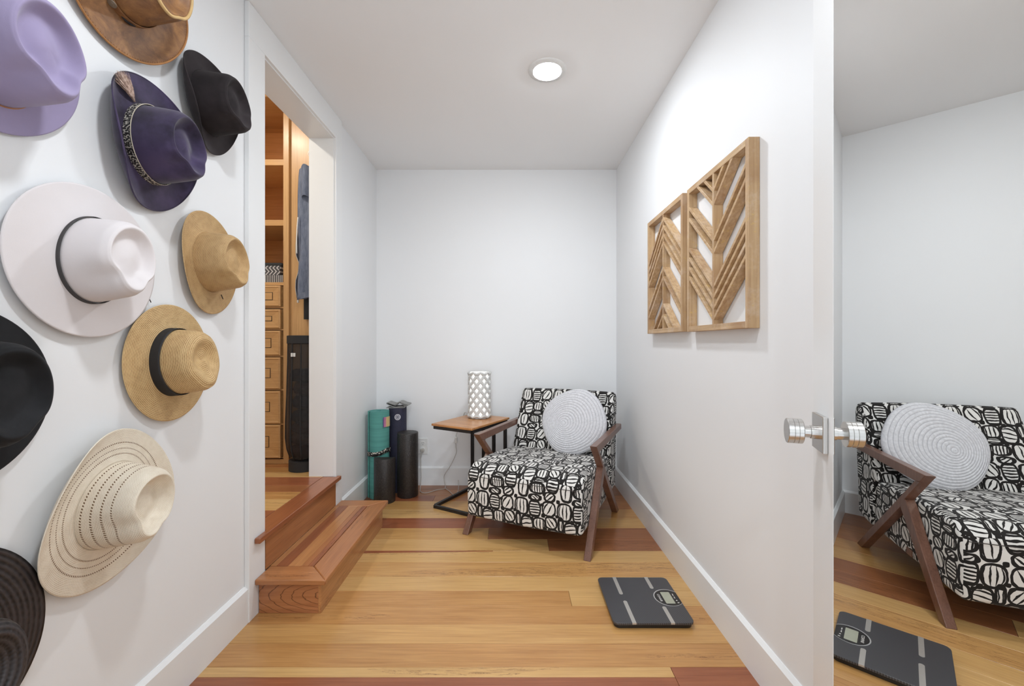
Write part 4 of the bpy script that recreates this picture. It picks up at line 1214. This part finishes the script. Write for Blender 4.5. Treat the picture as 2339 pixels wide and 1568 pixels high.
for i, (a, b, c, d) in enumerate(drs):
    z1, z0, zi1, zi0 = hz(a), hz(b), hz(c), hz(d)
    inset = [0.052, 0.053, 0.056, 0.060, 0.064, 0.066][i]
    ix0, ix1 = dx0+inset, hx_(625.5-3*i*0.55)
    yf, yb2 = CF-0.018, CF-0.0005
    mb = MB()
    # raised front whose four mitred faces slope to a recessed centre
    def ringp(x0, x1, za, zb, y): return [(x0, y, za), (x1, y, za), (x1, y, zb), (x0, y, zb)]
    e = 0.009
    vs = ringp(dx0, dx1, z0, z1, yb2)+ringp(dx0, dx1, z0, z1, yf+0.004)+ringp(dx0+e, dx1-e, z0+e, z1-e, yf)+ringp(dx0+e+0.003, dx1-e-0.003, z0+e+0.003, z1-e-0.003, yf+0.0025)+ringp(ix0, ix1, zi0, zi1, yf+0.006)
    fs = [[3, 2, 1, 0]]
    for k in range(4):
        for j in range(4): fs.append([k*4+j, k*4+(j+1) % 4, (k+1)*4+(j+1) % 4, (k+1)*4+j])
    fs.append([16, 17, 18, 19])
    dr = cp('drawer', mb.add(vs, fs), CW['x'])
    g = 0.0034
    ip = MB().box(ix0+g, ix1-g, yf+0.0025, yf+0.0058, zi0+g, zi1-g).build('drawer_pull_panel', CW['x'], dr)
    gp = MB().box(ix0, ix1, yf+0.0054, yf+0.0059, zi0, zi1).build('pull_recess', M['cord_dark'], dr)
    cp('drawer_rail', MB().box(sx0, sx1, CF+0.001, CF+0.02, z0-0.010, z0-0.001), CW['x'])
cp('toe_board', MB().box(sx0, sx1, CF+0.001, CF+0.02, LH+0.001, hz(1047)), CW['x'])
cp('carcass', MB().box(sx0, sx1, CF+0.021, CF+0.40, LH+0.003, hz(653)), CW['x'])
pn = thing('wall_panel', 'plain maple wall panel beside the closet cabinet, with hooks', 'panel', (-1.31, 2.80, LH))
part('panel_board', MB().box(cx1+0.0005, XI-0.0005, 2.780, 2.803, LH+0.001, 2.74), CW['z'], pn)
M['hook_white'] = plain('nickel_hook', (210, 208, 204), 0.3, 0.6)
part('coat_hook', MB().tube([(-1.337, 2.784, 2.170), (-1.337, 2.762, 2.165), (-1.337, 2.754, 2.20), (-1.337, 2.752, 2.236)], 0.005, 8).tube([(-1.337, 2.784, 2.165), (-1.337, 2.742, 2.150), (-1.337, 2.742, 2.175)], 0.004, 8), M['hook_white'], pn, smooth=True)
wl = thing('wire_hanger', 'wire hanger loop hooked on the closet panel', 'hanger', (-1.27, 2.76, 2.33))
pts = [(-1.27+0.050*cos(a), 2.768, 2.325+0.028*sin(a)+0.004*sin(3*a)) for a in [2*pi*i/40 for i in range(40)]]
part('wire', MB().tube(pts, 0.0014, 6, closed=True), M['steel'], wl, smooth=True)
part('wire_hook', MB().tube([(-1.27, 2.768, 2.352), (-1.27, 2.772, 2.372), (-1.27, 2.786, 2.374)], 0.0014, 6), M['steel'], wl, smooth=True)

# hoodie hanging on the panel
def cloth(name, rgb, dk, nsc=60):
    n = NT(name)
    a = n.noise(n.coord(scale=(1, 1, 0.25)), nsc, 4, 0.7)
    n.bump(a, 0.25, 0.0015)
    return n.fin(n.ramp(a, [(0.3, lin(dk)), (0.7, lin(rgb))]), 0.9, spec=0.15)
M['hood'] = cloth('heather_blue_grey', (126, 134, 152), (92, 100, 120))
M['hood_in'] = cloth('hoodie_inside', (70, 72, 84), (44, 46, 56))
hd = thing('hoodie', 'blue-grey zip hoodie hanging on the closet panel hook', 'hoodie', (-1.28, 2.72, 1.36))
HY = 2.715
def hh(py): return CAMH-(py-784)/F*HY
def hxx(px): return (px-1169.5)/F*HY
prof_l = [(386, 685), (400, 684), (440, 683), (480, 682), (520, 681), (560, 684), (590, 686), (620, 685), (650, 684), (675, 683), (688, 682)]
def interp(tab, y):
    for (a, xa), (b, xb) in zip(tab, tab[1:]):
        if a <= y <= b: return xa+(xb-xa)*(y-a)/(b-a)
    return tab[-1][1] if y > tab[-1][0] else tab[0][1]
def drape(tab, y0, y1, xr, depth, ripple, name, mat, parent, amp=0.012, nrow=44, ncol=30, hem=0, yo=0.0):
    mb = MB()
    def P(i, j):
        v = j/(nrow-1); u = i/(ncol-1)
        py = y0+(y1-y0)*v
        xl = hxx(interp(tab, py)); x = xl+(xr-xl)*u
        y = HY+yo-depth*sin(pi*min(1, u*1.05))*0.5-amp*sin(u*ripple+1.3*v)*(0.4+0.6*v)-0.006*sin(9*v+4*u)
        zz = hh(py)+hem*u
        return (x, min(y, 2.778), zz)
    mb.grid(ncol, nrow, P)
    o = mb.build(name, mat, parent, smooth=True); o.matrix_parent_inverse = Matrix.Translation(parent.location).inverted()
    m = o.modifiers.new('s', 'SOLIDIFY'); m.thickness = 0.004
    return o
drape(prof_l, 388, 686, -1.192, 0.05, 11, 'body', M['hood'], hd, hem=0.028)
tab2 = [(388, 686), (430, 683), (480, 680), (520, 677), (560, 674), (582, 674), (600, 681), (620, 680), (640, 674), (660, 673), (678, 676)]
drape(tab2, 392, 680, -1.30, 0.01, 4, 'open_front', M['hood_in'], hd, 0.004, yo=0.022)
part('zipper', MB().tube([(hxx(interp(tab2, y)), HY+0.010, hh(y)) for y in range(400, 681, 8)], 0.0022, 6), M['hook_white'], hd, smooth=True)
part('zipper', MB().tube([(hxx(interp(prof_l, y)), HY-0.002, hh(y)) for y in range(600, 689, 8)], 0.0022, 6), M['hook_white'], hd, smooth=True)
part('zip_pull', MB().box(hxx(681)-0.004, hxx(681)+0.006, HY-0.008, HY-0.002, hh(692), hh(681)), M['hook_white'], hd)
part('drawstring', MB().tube(spline([(hxx(686), HY-0.03, hh(500)), (hxx(684), HY-0.034, hh(540)), (hxx(684), HY-0.034, hh(582))]), 0.0034, 6), M['white_plastic'], hd, smooth=True)
part('hood', MB().grid(14, 12, lambda i, j: (hxx(693)+(i/13)*0.055+0.0, HY-0.03-0.02*sin(pi*i/13), hh(386+(j/11)*70)+0.012*sin(pi*i/13))), M['hood'], hd, smooth=True)
part('waistband', MB().grid(16, 3, lambda i, j: (hxx(683)+(i/15)*(-1.192-hxx(683)), HY-0.012-0.028*sin(pi*i/15*1.02), hh(672+j*7)+0.030*i/15)), M['hood'], hd, smooth=True)
bk = thing('black_garment', 'black garment hanging behind the hoodie', 'clothes', (-1.25, 2.75, 1.2))
part('cloth', MB().grid(10, 12, lambda i, j: (hx_(692.5, 2.755)+(i/9)*(-1.194-hx_(692.5, 2.755)), 2.762-0.006*sin(i*1.3), CAMH-(600+j/11*130-784)/F*2.755)), M['band_black'], bk, smooth=True)

# folded things on the shelf
n = NT('patterned_throw')
cc = n.coord(scale=(1, 1, 1))
sx = n.new('ShaderNodeSeparateXYZ'); n.l.new(cc, sx.inputs[0])
s1 = n.math('SINE', n.math('MULTIPLY_ADD', n.math('ABSOLUTE', n.math('SUBTRACT', n.math('FRACT', n.math('MULTIPLY', sx.outputs[2], 22)), 0.5)), 11.0, n.math('MULTIPLY', sx.outputs[0], 260)))
pt = n.ramp(s1, [(0.45, (0, 0, 0, 1)), (0.55, (1, 1, 1, 1))])
M['throw'] = n.fin(n.mix(pt, lin((86, 84, 86)), lin((206, 202, 202))), 0.9)
n = NT('striped_throw')
sx = n.new('ShaderNodeSeparateXYZ'); n.l.new(n.coord(), sx.inputs[0])
s1 = n.math('SINE', n.math('MULTIPLY', sx.outputs[0], 520)); pt = n.ramp(s1, [(0.4, (0, 0, 0, 1)), (0.5, (1, 1, 1, 1))])
M['stripe'] = n.fin(n.mix(pt, lin((70, 68, 70)), lin((212, 208, 208))), 0.9)
def folded(label, x0, x1, z0, th, mat, layers, name='folded_throw', y0=CF+0.03, y1=CF+0.33):
    t = thing(name, label, 'blanket', ((x0+x1)/2, (y0+y1)/2, z0))
    w_ = x1-x0; d_ = y1-y0; r = th/layers/2
    for k in range(layers):
        zc_ = r+2*r*k
        prof = [(-w_/2, -r), (w_/2-r, -r)]+[(w_/2-r+r*sin(a), -r*cos(a)) for a in [pi*i/8 for i in range(1, 8)]]+[(w_/2-r, r), (-w_/2, r)]
        MB().prism(prof, lambda a, b, c: (a+0.004*(k % 2), c, zc_+b*0.97), -d_/2, d_/2).build('fold', mat, t, smooth=True, angle=50)
    return t
zs = hz(645)+0.001
folded('lower striped black and white throw folded on the closet shelf', -1.72, hx_(645), zs, 0.050, M['stripe'], 2)
folded('upper zigzag black and white throw folded on the closet shelf', -1.72, hx_(641)-0.02, zs+0.051, 0.060, M['throw'], 2)
cpk = thing('folded_black_shirt', 'black folded shirt on top of the throws on the closet shelf', 'clothes', (-1.64, CF+0.20, zs+0.112))
MB().box(-0.09, 0.10, -0.10, 0.12, 0, 0.034).build('fold', M['band_black'], cpk, bevel=0.014, seg=4)

# mesh laundry hamper
n = NT('black_net')
v = n.new('ShaderNodeTexVoronoi'); n.l.new(n.coord(), v.inputs['Vector']); v.inputs['Scale'].default_value = 160
n.bump(v.outputs['Distance'], 0.6, 0.001)
tr = n.new('ShaderNodeBsdfTransparent'); mx = n.new('ShaderNodeMixShader'); mx.inputs[0].default_value = 0.70
n.l.new(tr.outputs[0], mx.inputs[1]); n.l.new(n.b.outputs[0], mx.inputs[2]); n.l.new(mx.outputs[0], n.n['Material Output'].inputs[0])
M['net'] = n.fin(n.ramp(v.outputs['Distance'], [(0.1, lin((20, 20, 21))), (0.6, lin((44, 42, 42)))]), 0.6)
BX, BY = -1.292, 2.655
hp = thing('laundry_hamper', 'tall black mesh laundry hamper below the hoodie', 'hamper', (BX, BY, LH))
def hprof():
    return [(0.086, 0.0), (0.088, 0.055), (0.075, 0.075), (0.093, 0.13), (0.101, 0.20), (0.100, 0.30), (0.094, 0.45), (0.089, 0.65), (0.087, 0.79), (0.087, 0.822)]
def rr4(x, y, z):
    return (x, y, z)
MB().lathe(hprof()[2:], 48, rr4).build('net_bag', M['net'], hp, smooth=True)
MB().lathe([(0.0005, 0.001), (0.086, 0.001), (0.086, 0.062), (0.0005, 0.062)], 40).build('base_drum', M['band_black'], hp, smooth=True, angle=40)
MB().lathe([(0.088, 0.775), (0.096, 0.780), (0.096, 0.826), (0.088, 0.828)], 48).build('rim_band', M['band_black'], hp, smooth=True, angle=40)
for a in (radians(250), radians(285), radians(200)):
    MB().tube([(r_*1.02*cos(a), r_*1.02*sin(a), z_) for r_, z_ in hprof()[2:]], 0.004, 6).build('strap', M['band_black'], hp, smooth=True)
MB().box(-0.034, -0.023, -0.0945, -0.084, 0.700, 0.722).build('care_label', M['white_plastic'], hp)
MB().box(-0.019, -0.008, -0.0945, -0.088, 0.700, 0.722).build('care_label', M['white_plastic'], hp)
M['lc1'] = cloth('laundry_dark_red', (96, 66, 62), (46, 34, 36)); M['lc2'] = cloth('laundry_navy', (52, 54, 68), (26, 28, 38)); M['lc3'] = cloth('laundry_tan', (120, 96, 84), (58, 44, 40))
random.seed(11)
cl = thing('laundry', 'crumpled dark clothes filling the mesh hamper', 'clothes', (BX, BY, LH))
cl['kind'] = 'stuff'
for k, (z, mt_) in enumerate(((0.115, 'lc1'), (0.19, 'lc3'), (0.26, 'lc1'), (0.33, 'lc2'), (0.42, 'lc2'), (0.50, 'lc1'), (0.58, 'lc2'))):
    bm = bmesh.new(); bmesh.ops.create_icosphere(bm, subdivisions=3, radius=1)
    for vtx in bm.verts:
        c = vtx.co; d = 1+0.10*sin(7*c.x+k)+0.08*sin(9*c.y+2*k)+0.06*sin(11*c.z)
        vtx.co = Vector((c.x*0.070*d+0.006*((k % 3)-1), c.y*0.070*d, c.z*0.045*d+z))
    mb = MB(); mb.frombm(bm); o_ = mb.build('crumpled_cloth', M[mt_], cl, smooth=True)
print('objects', len(bpy.data.objects))
